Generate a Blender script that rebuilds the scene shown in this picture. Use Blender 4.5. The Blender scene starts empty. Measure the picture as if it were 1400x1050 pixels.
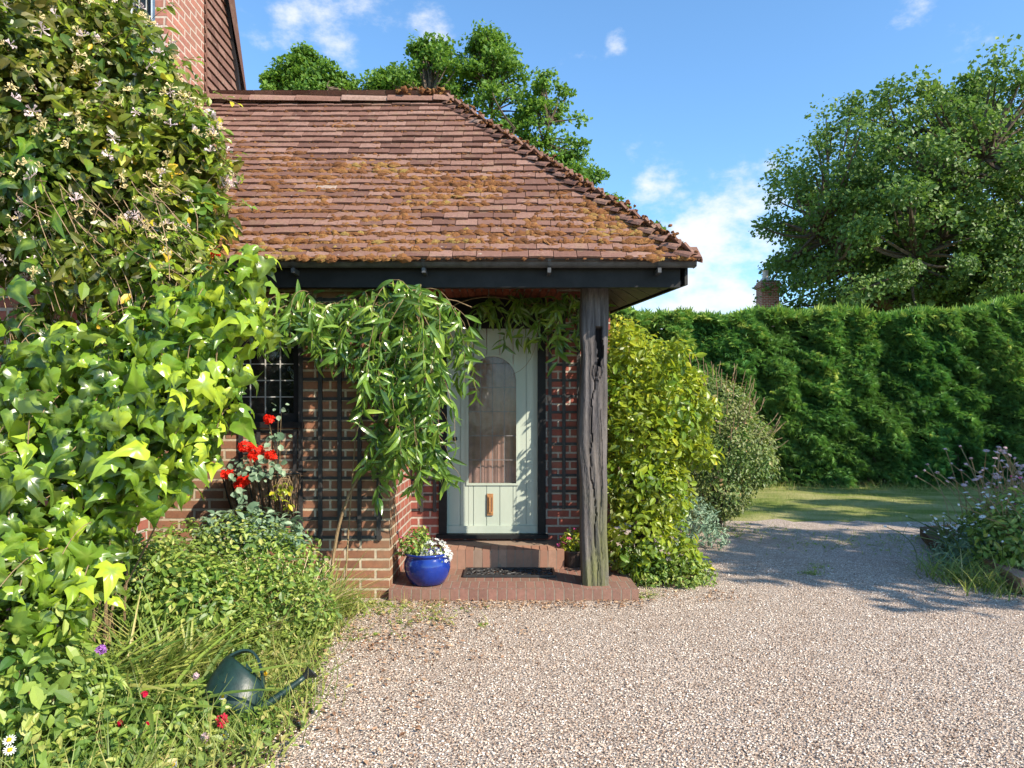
import bpy, math, random
import numpy as np
from mathutils import Vector, Matrix
random.seed(7); R = np.random.default_rng(11)
S = bpy.context.scene; COL = S.collection
rad = math.radians
F = 933.0; CX, HY, CZ = 700.0, 569.0, 1.45

# ------------------------------------------------------------------ camera
cam = bpy.data.objects.new('camera', bpy.data.cameras.new('camera')); COL.objects.link(cam)
cam.location = (0, 0, CZ); cam.rotation_euler = (rad(90), 0, 0)
cam.data.sensor_width = 36; cam.data.lens = 36*F/1400; cam.data.shift_y = (HY-525)/1400
cam.data.clip_start = .05; cam.data.clip_end = 2000; S.camera = cam
# ------------------------------------------------------------------ sun, sky, exposure
AZ, EL = rad(180-52), rad(36)
sv = Vector((math.sin(AZ)*math.cos(EL), math.cos(AZ)*math.cos(EL), math.sin(EL)))
sun = bpy.data.objects.new('sun', bpy.data.lights.new('sun', 'SUN')); COL.objects.link(sun)
sun.data.energy = 5.0; sun.data.angle = rad(.55); sun.data.color = (1, .89, .72)
sun.rotation_euler = sv.to_track_quat('Z', 'Y').to_euler()
W = bpy.data.worlds.new('World'); S.world = W; W.use_nodes = True
def world():
    nt = W.node_tree; N = nt.nodes; L = nt.links; N.clear()
    out = N.new('ShaderNodeOutputWorld'); bg = N.new('ShaderNodeBackground')
    sky = N.new('ShaderNodeTexSky'); sky.sky_type = 'NISHITA'; sky.sun_disc = False
    sky.sun_elevation = EL; sky.sun_rotation = AZ; sky.air_density = 1.0; sky.dust_density = .3; sky.ozone_density = 2.0
    tc = N.new('ShaderNodeTexCoord')
    hs = N.new('ShaderNodeMix'); hs.data_type = 'RGBA'; hs.blend_type = 'MULTIPLY'; hs.inputs[0].default_value = 1; L.new(sky.outputs[0], hs.inputs[6]); hs.inputs[7].default_value = (.70, .94, 1.06, 1)
    nz = N.new('ShaderNodeTexNoise'); nz.inputs['Scale'].default_value = 13; nz.inputs['Detail'].default_value = 9; nz.inputs['Roughness'].default_value = .62
    mp = N.new('ShaderNodeMapping'); mp.inputs['Scale'].default_value = (1, 1, 1.7)
    L.new(tc.outputs['Generated'], mp.inputs[0]); L.new(mp.outputs[0], nz.inputs['Vector'])
    tot = None
    for px, py, r, w in ((450, 10, .13, .95), (395, 15, .05, .9), (455, 62, .055, .8), (590, 38, .05, 1.0), (843, 58, .03, .9), (1252, 12, .045, .7),
                         (862, 212, .03, .65), (900, 255, .06, .8), (960, 330, .15, 1.25), (1030, 290, .09, 1.1), (960, 400, .2, 1.3), (1054, 225, .03, .6), (340, 60, .06, .5),
                         (1500, 250, .3, .8), (-300, 100, .5, .9), (2200, 200, .5, .9)):
        d = Vector((px-CX, F, HY-py)).normalized()
        vd = N.new('ShaderNodeVectorMath'); vd.operation = 'DISTANCE'; L.new(tc.outputs['Generated'], vd.inputs[0]); vd.inputs[1].default_value = d
        mr = N.new('ShaderNodeMapRange'); mr.interpolation_type = 'SMOOTHSTEP'; L.new(vd.outputs['Value'], mr.inputs[0])
        mr.inputs[1].default_value = r; mr.inputs[2].default_value = 0; mr.inputs[3].default_value = 0; mr.inputs[4].default_value = w
        if tot is None: tot = mr.outputs[0]
        else:
            a = N.new('ShaderNodeMath'); a.operation = 'MAXIMUM'; L.new(tot, a.inputs[0]); L.new(mr.outputs[0], a.inputs[1]); tot = a.outputs[0]
    a = N.new('ShaderNodeMath'); a.operation = 'MULTIPLY_ADD'; L.new(nz.outputs[0], a.inputs[0]); a.inputs[1].default_value = 3.2; a.inputs[2].default_value = -1.6
    b = N.new('ShaderNodeMath'); b.operation = 'ADD'; L.new(a.outputs[0], b.inputs[0]); L.new(tot, b.inputs[1])
    m2 = N.new('ShaderNodeMapRange'); m2.interpolation_type = 'SMOOTHSTEP'; L.new(b.outputs[0], m2.inputs[0])
    m2.inputs[1].default_value = .36; m2.inputs[2].default_value = 1.5; m2.inputs[4].default_value = .93
    mx = N.new('ShaderNodeMix'); mx.data_type = 'RGBA'; L.new(m2.outputs[0], mx.inputs[0]); L.new(hs.outputs[2], mx.inputs[6])
    mx.inputs[7].default_value = (3.7, 3.8, 3.95, 1)
    L.new(mx.outputs[2], bg.inputs[0]); bg.inputs[1].default_value = .15; L.new(bg.outputs[0], out.inputs[0])
world()
S.view_settings.view_transform = 'Standard'; S.view_settings.look = 'None'; S.view_settings.exposure = .93; S.view_settings.gamma = 1
S.render.engine = 'CYCLES'
try:
    S.cycles.max_bounces = 8; S.cycles.diffuse_bounces = 3; S.cycles.transparent_max_bounces = 6; S.cycles.use_denoising = True
except Exception: pass

# ------------------------------------------------------------------ helpers
def at(px, py, D): return np.array(((px-CX)/F*D, D, CZ-(py-HY)/F*D))
def X(px, D): return (px-CX)/F*D
def Z(py, D): return CZ-(py-HY)/F*D
def nrm(a): return a/np.maximum(np.linalg.norm(a, axis=-1, keepdims=True), 1e-9)
def frames(d, n):                       # rows of matrices with columns x, y=d, z~n
    d = nrm(d); x = nrm(np.cross(d, n)); z = np.cross(x, d)
    return np.stack([x, d, z], axis=-1)
def sph(k): return nrm(R.normal(size=(k, 3)))

class Geo:
    def __init__(s): s.v = []; s.f = []; s.sz = []; s.a = []; s.b = []; s.n = 0
    def raw(s, V, faces, a=0., b=0.):
        V = np.asarray(V, float).reshape(-1, 3); s.v.append(V)
        s.f.append(np.array([i for f in faces for i in f], np.int64)+s.n); s.sz.append(np.array([len(f) for f in faces], np.int64))
        s.a.append(np.broadcast_to(np.asarray(a, float), (len(V),)).copy()); s.b.append(np.broadcast_to(np.asarray(b, float), (len(V),)).copy())
        s.n += len(V); return s
    def inst(s, T, loc, M, sc, rnd=None):
        V, faces, tb = T; loc = np.asarray(loc, float); k = len(loc)
        if k == 0: return s
        sc = np.asarray(sc, float)
        if sc.ndim == 0: sc = np.full((k, 1), float(sc))
        if sc.ndim == 1: sc = sc[:, None]
        P = np.einsum('kij,kvj->kvi', M, V[None]*sc[:, None, :]) + loc[:, None, :]
        if rnd is None: rnd = R.random(k)
        nv = len(V); fl = np.array([i for f in faces for i in f], np.int64); fs = np.array([len(f) for f in faces], np.int64)
        s.v.append(P.reshape(-1, 3)); s.f.append((fl[None]+np.arange(k)[:, None]*nv+s.n).ravel()); s.sz.append(np.tile(fs, k))
        s.a.append(np.repeat(rnd, nv)); s.b.append(np.tile(tb, k)); s.n += nv*k; return s
    def box(s, c0, c1, a=0., M=None, jit=0):
        x0, y0, z0 = c0; x1, y1, z1 = c1
        V = np.array([(x, y, z) for z in (z0, z1) for y in (y0, y1) for x in (x0, x1)], float)
        if jit: V += R.normal(size=V.shape)*jit
        if M is not None: V = V@np.array(M.to_3x3()).T + np.array(M.translation)
        return s.raw(V, [(0, 2, 3, 1), (4, 5, 7, 6), (0, 1, 5, 4), (2, 6, 7, 3), (0, 4, 6, 2), (1, 3, 7, 5)], a)
    def tube(s, pts, r, k=6, a=0., cap=True):
        pts = np.asarray(pts, float); n = len(pts); r = np.broadcast_to(np.asarray(r, float), (n,))
        t = np.gradient(pts, axis=0); t = nrm(t); up = np.array((0, 0, 1.)) if abs(t[0][2]) < .9 else np.array((1., 0, 0))
        u = nrm(np.cross(t, up)); w = np.cross(u, t); an = np.arange(k)*2*math.pi/k
        V = pts[:, None]+r[:, None, None]*(np.cos(an)[None, :, None]*u[:, None]+np.sin(an)[None, :, None]*w[:, None])
        fs = [(i*k+j, i*k+(j+1) % k, (i+1)*k+(j+1) % k, (i+1)*k+j) for i in range(n-1) for j in range(k)]
        if cap: fs += [tuple(range(k))[::-1], tuple((n-1)*k+j for j in range(k))]
        return s.raw(V.reshape(-1, 3), fs, a)
    def lathe(s, prof, k=32, c=(0, 0, 0), sx=1, sy=1, a=0.):
        an = np.arange(k)*2*math.pi/k; V = []
        for r, z in prof: V += [(c[0]+r*math.cos(q)*sx, c[1]+r*math.sin(q)*sy, c[2]+z) for q in an]
        fs = [(i*k+j, i*k+(j+1) % k, (i+1)*k+(j+1) % k, (i+1)*k+j) for i in range(len(prof)-1) for j in range(k)]
        return s.raw(V, fs, a)
    def prism(s, poly, y0, y1, a=0.):    # poly in x,z ; extruded in y
        n = len(poly); V = [(x, y0, z) for x, z in poly]+[(x, y1, z) for x, z in poly]
        return s.raw(V, [tuple(range(n)), tuple(range(2*n-1, n-1, -1))]+[(i, i+n, (i+1) % n+n, (i+1) % n) for i in range(n)], a)
    def build(s, name, mat, parent=None, origin=None, smooth=False):
        me = bpy.data.meshes.new(name); V = np.concatenate(s.v); fl = np.concatenate(s.f); sz = np.concatenate(s.sz)
        if origin is not None: V = V-np.array(origin)
        me.vertices.add(len(V)); me.vertices.foreach_set('co', V.ravel().astype(np.float32))
        me.loops.add(len(fl)); me.loops.foreach_set('vertex_index', fl.astype(np.int32))
        me.polygons.add(len(sz)); me.polygons.foreach_set('loop_start', np.concatenate([[0], np.cumsum(sz)[:-1]]).astype(np.int32))
        for nm, ar in (('rnd', s.a), ('tb', s.b)):
            at_ = me.attributes.new(nm, 'FLOAT', 'POINT'); at_.data.foreach_set('value', np.concatenate(ar).astype(np.float32))
        me.update(calc_edges=True); me.validate()
        me.polygons.foreach_set('use_smooth', np.full(len(sz), bool(smooth)))
        me.materials.append(mat)
        o = bpy.data.objects.new(name, me); COL.objects.link(o)
        if origin is not None: o.location = origin
        if parent is not None:
            o.parent = parent
            if parent.get('world_space'): o.matrix_parent_inverse = Matrix.Translation(Vector(parent['world_space'])).inverted()
        return o
def tag(o, label=None, cat=None, group=None, kind=None):
    for k, v in (('label', label), ('category', cat), ('group', group), ('kind', kind)):
        if v: o[k] = v
    return o
def thing(name, loc, label, cat, group=None, ws=True):   # ws: children meshes are given in world coordinates
    o = bpy.data.objects.new(name, None); COL.objects.link(o); o.location = loc; o.empty_display_size = .1
    if ws: o['world_space'] = [float(v) for v in loc]
    return tag(o, label, cat, group)
def sub(o, g, name, mat, smooth=False):                   # sub-part whose mesh shares the parent's coordinates
    c = g.build(name, mat, smooth=smooth); c.parent = o; return c
def copy_tree(o, parent=None):
    c = o.copy(); COL.objects.link(c); c.parent = parent
    for ch in list(o.children): copy_tree(ch, c)
    return c

# ------------------------------------------------------------------ materials
class MB:
    def __init__(s, name):
        s.m = bpy.data.materials.new(name); s.m.use_nodes = True; s.nt = s.m.node_tree; s.N = s.nt.nodes; s.L = s.nt.links
        s.p = s.N['Principled BSDF']; s.out = s.N['Material Output']
    def n(s, t, **k):
        o = s.N.new('ShaderNode'+t)
        for a, v in k.items(): setattr(o, a, v)
        return o
    def put(s, sock, v):
        if isinstance(v, bpy.types.NodeSocket): s.L.new(v, sock)
        elif v is not None: sock.default_value = v if not (isinstance(v, tuple) and len(v) == 3 and sock.type == 'RGBA') else (*v, 1)
    def math(s, op, a, b=None, c=None):
        o = s.n('Math', operation=op); s.put(o.inputs[0], a); s.put(o.inputs[1], b); s.put(o.inputs[2], c); return o.outputs[0]
    def coord(s, sc=(1, 1, 1), which='Object'):
        tc = s.n('TexCoord'); mp = s.n('Mapping'); s.L.new(tc.outputs[which], mp.inputs[0]); mp.inputs['Scale'].default_value = sc; return mp.outputs[0]
    def noise(s, scale, vec=None, detail=4, rough=.55, w=0):
        o = s.n('TexNoise'); o.inputs['Scale'].default_value = scale; o.inputs['Detail'].default_value = detail; o.inputs['Roughness'].default_value = rough
        s.L.new(vec if vec is not None else s.coord(), o.inputs['Vector']); return o.outputs['Fac']
    def ramp(s, f, stops, interp='LINEAR'):
        o = s.n('ValToRGB'); s.L.new(f, o.inputs[0]); e = o.color_ramp.elements; o.color_ramp.interpolation = interp
        while len(e) < len(stops): e.new(.5)
        for i, (p, c) in enumerate(stops): e[i].position = p; e[i].color = (*c, 1) if len(c) == 3 else c
        return o.outputs[0]
    def mix(s, f, a, b, blend='MIX'):
        o = s.n('Mix', data_type='RGBA', blend_type=blend); s.put(o.inputs[0], f); s.put(o.inputs[6], a); s.put(o.inputs[7], b); return o.outputs[2]
    def attr(s, nm): o = s.n('Attribute', attribute_name=nm); return o.outputs['Fac']
    def mr(s, v, a, b, c=0., d=1.):
        o = s.n('MapRange'); s.put(o.inputs[0], v); o.inputs[1].default_value = a; o.inputs[2].default_value = b; o.inputs[3].default_value = c; o.inputs[4].default_value = d; return o.outputs[0]
    def bump(s, h, dist=.01, st=1.):
        o = s.n('Bump'); s.L.new(h, o.inputs['Height']); o.inputs['Distance'].default_value = dist; o.inputs['Strength'].default_value = st
        s.L.new(o.outputs[0], s.p.inputs['Normal']); return o.outputs[0]
    def set(s, col=None, rough=None, spec=None, **k):
        s.put(s.p.inputs['Base Color'], col); s.put(s.p.inputs['Roughness'], rough); s.put(s.p.inputs['Specular IOR Level'], spec)
        for a, v in k.items(): s.put(s.p.inputs[a.replace('_', ' ')], v)
        return s
def leafmat(name, stops, rough=.4, trans=.35, tcol=(.35, .5, .05), spec=.5, heart=None, scale=3.):
    m = MB(name); c = m.ramp(m.attr('rnd'), stops)
    g = m.noise(scale, m.coord(), 3); c = m.mix(m.mr(g, .35, .65, .0, .45), c, m.mix(.5, c, stops[-1][1]))
    if heart: c = m.mix(m.mr(m.math('ADD', m.attr('tb'), m.math('MULTIPLY', m.noise(45, m.coord(), 3), .5)), .35, .85, .9, .0), c, heart)
    m.set(c, rough, spec)
    tr = m.n('BsdfTranslucent'); m.L.new(m.mix(.6, c, tcol), tr.inputs[0]); mx = m.n('MixShader'); mx.inputs[0].default_value = trans
    m.L.new(m.p.outputs[0], mx.inputs[1]); m.L.new(tr.outputs[0], mx.inputs[2]); m.L.new(mx.outputs[0], m.out.inputs[0]); return m.m
def plain(name, col, rough=.6, spec=.5, nz=None, var=.25, **k):
    m = MB(name); n_ = m.noise(nz or 12, m.coord(), 6, .65)
    m.set(m.mix(m.mr(n_, .3, .7), tuple(c*(1-var) for c in col), tuple(min(1, c*(1+var)) for c in col)), rough, spec, **k); m.bump(n_, .003, .5); return m.m
def brickmat(name, c1, c2, mortar, bw=.225, rh=.0785, ms=.011, rough=.85):
    m = MB(name); tc = m.n('TexCoord'); g = m.n('NewGeometry'); sp = m.n('SeparateXYZ'); sn = m.n('SeparateXYZ')
    m.L.new(tc.outputs['Object'], sp.inputs[0]); m.L.new(g.outputs['True Normal'], sn.inputs[0])
    ax = m.math('GREATER_THAN', m.math('ABSOLUTE', sn.outputs[0]), .6); az = m.math('GREATER_THAN', m.math('ABSOLUTE', sn.outputs[2]), .6)
    def pick(f, a, b): o = m.n('Mix', data_type='FLOAT'); m.put(o.inputs[0], f); m.put(o.inputs[2], a); m.put(o.inputs[3], b); return o.outputs[0]
    u = pick(ax, sp.outputs[0], sp.outputs[1]); v = pick(az, sp.outputs[2], sp.outputs[1])
    cb = m.n('CombineXYZ'); m.put(cb.inputs[0], u); m.put(cb.inputs[1], v)
    dn = m.n('TexNoise'); dn.inputs['Scale'].default_value = 22; m.L.new(tc.outputs['Object'], dn.inputs['Vector'])
    va = m.n('VectorMath', operation='MULTIPLY_ADD'); m.L.new(dn.outputs['Color'], va.inputs[0]); va.inputs[1].default_value = (.006, .006, 0); m.L.new(cb.outputs[0], va.inputs[2])
    b = m.n('TexBrick'); m.L.new(va.outputs[0], b.inputs['Vector']); b.inputs['Scale'].default_value = 1; b.inputs['Brick Width'].default_value = bw
    b.inputs['Row Height'].default_value = rh; b.inputs['Mortar Size'].default_value = ms; b.inputs['Mortar Smooth'].default_value = .25; b.inputs['Bias'].default_value = -.1
    m.put(b.inputs['Color1'], c1); m.put(b.inputs['Color2'], c2); m.put(b.inputs['Mortar'], mortar)
    f = m.noise(30, m.coord(), 8, .7); l = m.noise(1.6, m.coord(), 5, .6)
    c = m.mix(m.mr(f, .3, .75, .0, .55), b.outputs[0], (.1, .055, .04)); c = m.mix(m.mr(l, .45, .7, 0, .35), c, (.2, .16, .1)); 
    hh = m.math('ADD', m.math('MULTIPLY', b.outputs['Fac'], -1), m.math('MULTIPLY', f, .35)); m.set(c, rough, .25); m.bump(hh, .006, 1); return m.m

M_brick = brickmat('brick', (.42, .17, .125), (.32, .13, .10), (.54, .44, .37))
M_brick_brown = brickmat('brown brick', (.30, .135, .075), (.19, .085, .05), (.52, .44, .32), .24, .079)
M_brick_red = brickmat('red brick', (.38, .105, .078), (.25, .07, .055), (.5, .44, .38))
M_paving = brickmat('brick paving', (.28, .14, .11), (.19, .10, .08), (.26, .21, .17), .075, .225, .006)
M_black = plain('black painted timber', (.012, .012, .013), .6, .22, 9, .4)
M_gutter = plain('dark gutter paint', (.06, .063, .07), .5, .35, 14, .4)
M_lath = plain('dark stained lath', (.032, .03, .03), .55, .4, 20, .5)
M_iron = plain('black iron', (.012, .012, .012), .5)
M_dark = plain('dark interior', (.015, .014, .014), .9, .1)
M_lead = plain('lead came', (.38, .38, .37), .5, .4)
M_brass = plain('brass', (.45, .22, .09), .35, .5, 20, .3, Metallic=.4)
M_white = plain('white paint', (.7, .7, .68), .5)
def mk_door():
    m = MB('sage green paint'); n1 = m.noise(3, m.coord((1, 1, .25)), 6, .6); n2 = m.noise(60, m.coord((1, 1, .15)), 4)
    c = m.mix(m.mr(n1, .35, .7), (.365, .42, .36), (.445, .495, .43)); c = m.mix(m.mr(n2, .6, .8, 0, .25), c, (.24, .27, .22)); m.set(c, .5, .35); m.bump(n2, .001, .6); return m.m
M_door = mk_door()
def mk_glass():
    m = MB('window glass'); m.set((.03, .035, .035), .06, .9); n_ = m.noise(9, m.coord(), 2); m.bump(n_, .004, .3)
    tr = m.n('BsdfTransparent'); mx = m.n('MixShader'); mx.inputs[0].default_value = .68
    m.L.new(m.p.outputs[0], mx.inputs[1]); m.L.new(tr.outputs[0], mx.inputs[2]); m.L.new(mx.outputs[0], m.out.inputs[0]); return m.m
M_glass = mk_glass()
def mk_tile():
    m = MB('clay roof tile'); r = m.attr('rnd')
    c = m.ramp(r, [(0, (.12, .06, .047)), (.3, (.18, .094, .073)), (.65, (.225, .125, .098)), (.93, (.27, .16, .13)), (1, (.36, .28, .24))])
    n1 = m.noise(40, m.coord(), 8, .75); n2 = m.noise(7, m.coord(), 6, .65)
    c = m.mix(m.mr(n1, .42, .68, 0, .6), c, (.09, .05, .04)); c = m.mix(m.mr(n2, .55, .72, 0, .55), c, (.23, .16, .10)); c = m.mix(m.mr(m.noise(23, m.coord(), 3), .68, .74, 0, .6), c, (.42, .36, .3))
    m.set(c, .9, .2); m.bump(n1, .006, .9); return m.m
M_tile = mk_tile()
def mk_moss():
    m = MB('moss'); r = m.attr('rnd'); c = m.ramp(r, [(0, (.11, .05, .028)), (.5, (.23, .10, .045)), (.85, (.31, .16, .06)), (1, (.30, .21, .07))])
    n_ = m.noise(140, m.coord(), 4, .7); c = m.mix(m.mr(n_, .35, .65, 0, .6), c, (.09, .045, .018)); m.set(c, 1, .05); m.bump(n_, .008, 1); return m.m
M_moss = mk_moss()
def mk_oak():
    m = MB('weathered oak'); st = m.coord((1, 1, .06)); n1 = m.noise(38, st, 7, .7); n2 = m.noise(5, m.coord((1, 1, .4)), 4)
    c = m.ramp(n1, [(.28, (.025, .022, .023)), (.5, (.075, .067, .07)), (.75, (.17, .155, .155))]); c = m.mix(m.mr(n2, .4, .7, 0, .35), c, (.2, .17, .14))
    c = m.mix(m.mr(m.attr('tb'), 0, 1), c, (.015, .012, .012))
    sp = m.n('SeparateXYZ'); tc = m.n('TexCoord'); m.L.new(tc.outputs['Object'], sp.inputs[0])
    low = m.math('MULTIPLY', m.mr(sp.outputs[2], .95, .15), m.mr(m.noise(6, m.coord((1, 1, .3)), 4), .4, .65)); c = m.mix(m.math('MULTIPLY', low, .75), c, (.16, .17, .05))
    m.set(c, .85, .2); m.bump(n1, .008, .9); return m.m
M_oak = mk_oak()
def mk_bark(name='bark', a=(.05, .035, .025), b=(.16, .12, .09)):
    m = MB(name); n_ = m.noise(14, m.coord((1, 1, .3)), 6, .7); m.set(m.mix(m.mr(n_, .3, .7), a, b), .95, .1); m.bump(n_, .03, 1); return m.m
M_bark = mk_bark(); M_stem = mk_bark('stem', (.12, .08, .045), (.32, .23, .13)); M_twig = mk_bark('dry twig', (.16, .10, .06), (.40, .29, .18))
def mk_gravel():
    m = MB('gravel'); co = m.coord(); v = m.n('TexVoronoi'); v.inputs['Scale'].default_value = 78; m.L.new(co, v.inputs['Vector'])
    v2 = m.n('TexVoronoi'); v2.inputs['Scale'].default_value = 170; m.L.new(co, v2.inputs['Vector'])
    sp = m.n('SeparateColor'); m.L.new(v.outputs['Color'], sp.inputs[0]); s2 = m.n('SeparateColor'); m.L.new(v2.outputs['Color'], s2.inputs[0])
    st = [(0, (.15, .085, .055)), (.25, (.32, .215, .155)), (.55, (.50, .385, .30)), (.8, (.64, .53, .44)), (1, (.84, .76, .67))]
    c = m.ramp(sp.outputs[0], st); c2 = m.ramp(s2.outputs[1], st); c = m.mix(.4, c, c2)
    c = m.mix(m.mr(v.outputs['Distance'], .35, .8, 0, .7), c, (.09, .065, .05))
    big = m.noise(.9, co, 6, .65); c = m.mix(m.mr(big, .5, .72, 0, .55), c, (.27, .18, .12)); c = m.mix(.12, c, (.9, .82, .74)); c = m.mix(m.mr(m.noise(5, co, 5, .7), .52, .75, 0, .5), c, (.24, .17, .12))
    h = m.math('ADD', m.math('MULTIPLY', v.outputs['Distance'], -1), m.math('MULTIPLY', v2.outputs['Distance'], -.5)); m.set(c, .85, .25); m.bump(h, .012, 1); return m.m
M_gravel = mk_gravel()
def mk_stone():
    m = MB('gravel stones'); c = m.ramp(m.attr('rnd'), [(0, (.09, .055, .04)), (.2, (.28, .18, .12)), (.5, (.48, .37, .29)), (.8, (.62, .52, .43)), (1, (.84, .78, .7))]); m.set(c, .7, .3); return m.m
M_stone = mk_stone()
def mk_ground(name, a, b, c3):
    m = MB(name); n1 = m.noise(.8, m.coord((1, 1.6, 1)), 5, .6); n2 = m.noise(30, m.coord(), 7, .75); c = m.mix(m.mr(n1, .38, .62), a, b); c = m.mix(m.mr(n2, .4, .7, 0, .6), c, c3); m.set(c, 1, .05); m.bump(n2, .04, 1); return m.m
M_lawn = mk_ground('lawn grass', (.16, .21, .045), (.44, .40, .18), (.15, .17, .05))
M_soil = mk_ground('garden soil', (.07, .045, .03), (.15, .10, .065), (.20, .15, .10))
M_litter = leafmat('dry leaf litter', [(0, (.10, .05, .03)), (.5, (.28, .15, .09)), (1, (.48, .34, .22))], .8, .1, (.3, .15, .08), .1)
M_petal = {k: leafmat(k+' petals', [(0, tuple(x*.75 for x in c)), (1, c)], .6, .3, c, .2) for k, c in dict(red=(.85, .03, .012), crimson=(.6, .01, .06), cream=(.85, .70, .38), pinkwhite=(.85, .68, .7), white=(.85, .86, .85), yellow=(.85, .55, .02), purple=(.5, .2, .62), pink=(.75, .1, .3), palepink=(.7, .52, .55)).items()}
M_ivy = leafmat('ivy leaf', [(0, (.014, .045, .014)), (.3, (.035, .10, .018)), (.6, (.15, .29, .025)), (1, (.42, .52, .04))], .28, .36, (.5, .65, .03), .6, heart=(.22, .32, .05))
M_honey = leafmat('honeysuckle leaf', [(0, (.012, .036, .012)), (.42, (.045, .12, .02)), (.78, (.19, .33, .03)), (.96, (.50, .50, .04)), (1, (.65, .42, .04))], .35, .35)
M_clem = leafmat('evergreen clematis leaf', [(0, (.03, .085, .025)), (.5, (.075, .18, .03)), (.85, (.18, .31, .035)), (1, (.32, .42, .06))], .28, .35, (.3, .5, .05), .7)
M_shrub = leafmat('yellow green shrub leaf', [(0, (.04, .10, .018)), (.4, (.12, .24, .02)), (.75, (.32, .40, .025)), (1, (.58, .48, .04))], .38, .4, (.6, .65, .04))
M_shrub2 = leafmat('fine shrub leaf', [(0, (.045, .10, .025)), (.55, (.12, .21, .04)), (.85, (.26, .30, .08)), (1, (.46, .28, .16))], .5, .3)
M_hedge = leafmat('hedge foliage', [(0, (.025, .095, .03)), (.5, (.075, .22, .055)), (.8, (.18, .35, .07)), (1, (.42, .50, .11))], .5, .2, (.2, .45, .05), .3, scale=.5)
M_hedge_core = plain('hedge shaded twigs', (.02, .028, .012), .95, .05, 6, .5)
M_oakleaf = leafmat('oak leaf', [(0, (.04, .085, .03)), (.5, (.09, .165, .04)), (1, (.23, .30, .06))], .5, .3, (.2, .38, .04), .3, scale=.3)
M_ashleaf = leafmat('tree leaf', [(0, (.04, .10, .025)), (.5, (.085, .18, .03)), (1, (.2, .31, .045))], .5, .35, (.25, .45, .04), .3, scale=.4)
M_bed = leafmat('perennial leaf', [(0, (.04, .11, .025)), (.45, (.12, .23, .035)), (.8, (.27, .37, .06)), (1, (.46, .46, .14))], .45, .35)
M_grass = leafmat('grass blade', [(0, (.06, .13, .02)), (.5, (.17, .27, .04)), (.8, (.34, .36, .08)), (1, (.5, .42, .18))], .5, .35, (.4, .5, .08))
M_straw = leafmat('dry straw', [(0, (.24, .16, .07)), (.5, (.42, .32, .15)), (1, (.62, .52, .32))], .6, .2, (.5, .35, .12))
M_grey_leaf = leafmat('blue grey leaf', [(0, (.08, .15, .09)), (.6, (.17, .27, .17)), (1, (.3, .4, .26))], .5, .25, (.3, .42, .2))

# ------------------------------------------------------------------ leaf templates (tip along +Y, face +Z)
def leaf(w, seg=4, droop=.25, fold=.15, prof=None):
    V = []; tb = []
    for i in range(seg+1):
        t = i/seg; q = (prof(t) if prof else math.sin(math.pi*min(1, t*.93+.05))**.8)*w/2; z = -droop*t*t
        V += [(-q, t, z+fold*q*2), (0, t, z), (q, t, z+fold*q*2)]; tb += [1, 0, 1]
    fs = [f for i in range(seg) for f in ((i*3, i*3+1, i*3+4, i*3+3), (i*3+1, i*3+2, i*3+5, i*3+4))]
    return np.array(V), fs, np.array(tb, float)
def lobed(pts, droop, ripple=.0):
    out = [(x, y) for x, y in pts]+[(-x, y) for x, y in pts[::-1] if x > 1e-6]; n = len(out); V = []; tb = []
    for k, (sc_, z0) in enumerate(((0, 0), (.5, 0), (1, 0))):
        for j, (x, y) in enumerate(out if sc_ else out[:1]):
            yy = .3+(y-.3)*sc_; xx = x*sc_; z = -droop*(xx*xx*1.4+max(0, yy-.2)**2)+ripple*sc_*math.sin(j*2.1)
            z += .12*abs(xx)*(1-sc_*.6); V.append((xx, yy, z)); tb.append(sc_)
    fs = [(0, 1+j, 1+(j+1) % n) for j in range(n)]+[(1+j, 1+n+j, 1+n+(j+1) % n, 1+(j+1) % n) for j in range(n)]
    return np.array(V), fs, np.array(tb, float)
T_ivy = lobed([(0, .02), (.14, -.1), (.3, -.08), (.44, .06), (.40, .22), (.30, .42), (.22, .62), (.11, .86), (0, 1.12)], .6, .045)
T_ivy2 = lobed([(0, .03), (.2, -.12), (.40, -.08), (.52, .06), (.36, .2), (.46, .46), (.24, .48), (.19, .72), (.08, .96), (0, 1.16)], .7, .05)
T_ov = leaf(.55, 3, .2, .2); T_lance = leaf(.25, 5, .55, .22); T_sm = leaf(.6, 2, .15, .2); T_round = leaf(.9, 3, .25, .1)
T_blade = leaf(.045, 5, .55, .1, lambda t: 1-t*.92); T_straw = leaf(.014, 4, .35, 0, lambda t: 1-t*.5); T_strap = leaf(.075, 6, .8, .25, lambda t: 1-t**3*.95)
T_q = (np.array([(0, 0, 0), (.42, .45, .08), (0, 1, -.1), (-.42, .45, .08)]), [(0, 1, 2, 3)], np.zeros(4))
def spray():
    V = []; fs = []
    for k in range(9):
        a = (k-4)*.27; L = 1-.06*abs(k-4)-(.12 if k % 2 else 0); y0 = .08*abs(k-4)*0; c, s_ = math.cos(a), math.sin(a); w = .055
        b = len(V); p = lambda u, v, z: (u*c+v*s_, -u*s_+v*c+y0, z)
        V += [p(-w*.5, .12, 0), p(w*.5, .12, 0), p(w, L*.55, .05), p(0, L, -.22), p(-w, L*.55, .05)]; fs.append(tuple(range(b, b+5)))
    return np.array(V), fs, np.zeros(len(V))
T_spray = spray()
def petals(n, r, w, up=.15):
    V = []; fs = []
    for k in range(n):
        a = k*2*math.pi/n; c, s_ = math.cos(a), math.sin(a); b = len(V)
        for u, v, z in ((.12, 0, 0), (.55, w, up*.5), (1, w*.7, up*.6), (1.05, -w*.5, up*.7), (.55, -w, up*.5)): V.append(((u*c-v*s_)*r, (u*s_+v*c)*r, z*r))
        fs.append(tuple(range(b, b+5)))
    return np.array(V), fs, np.zeros(len(V))
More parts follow.
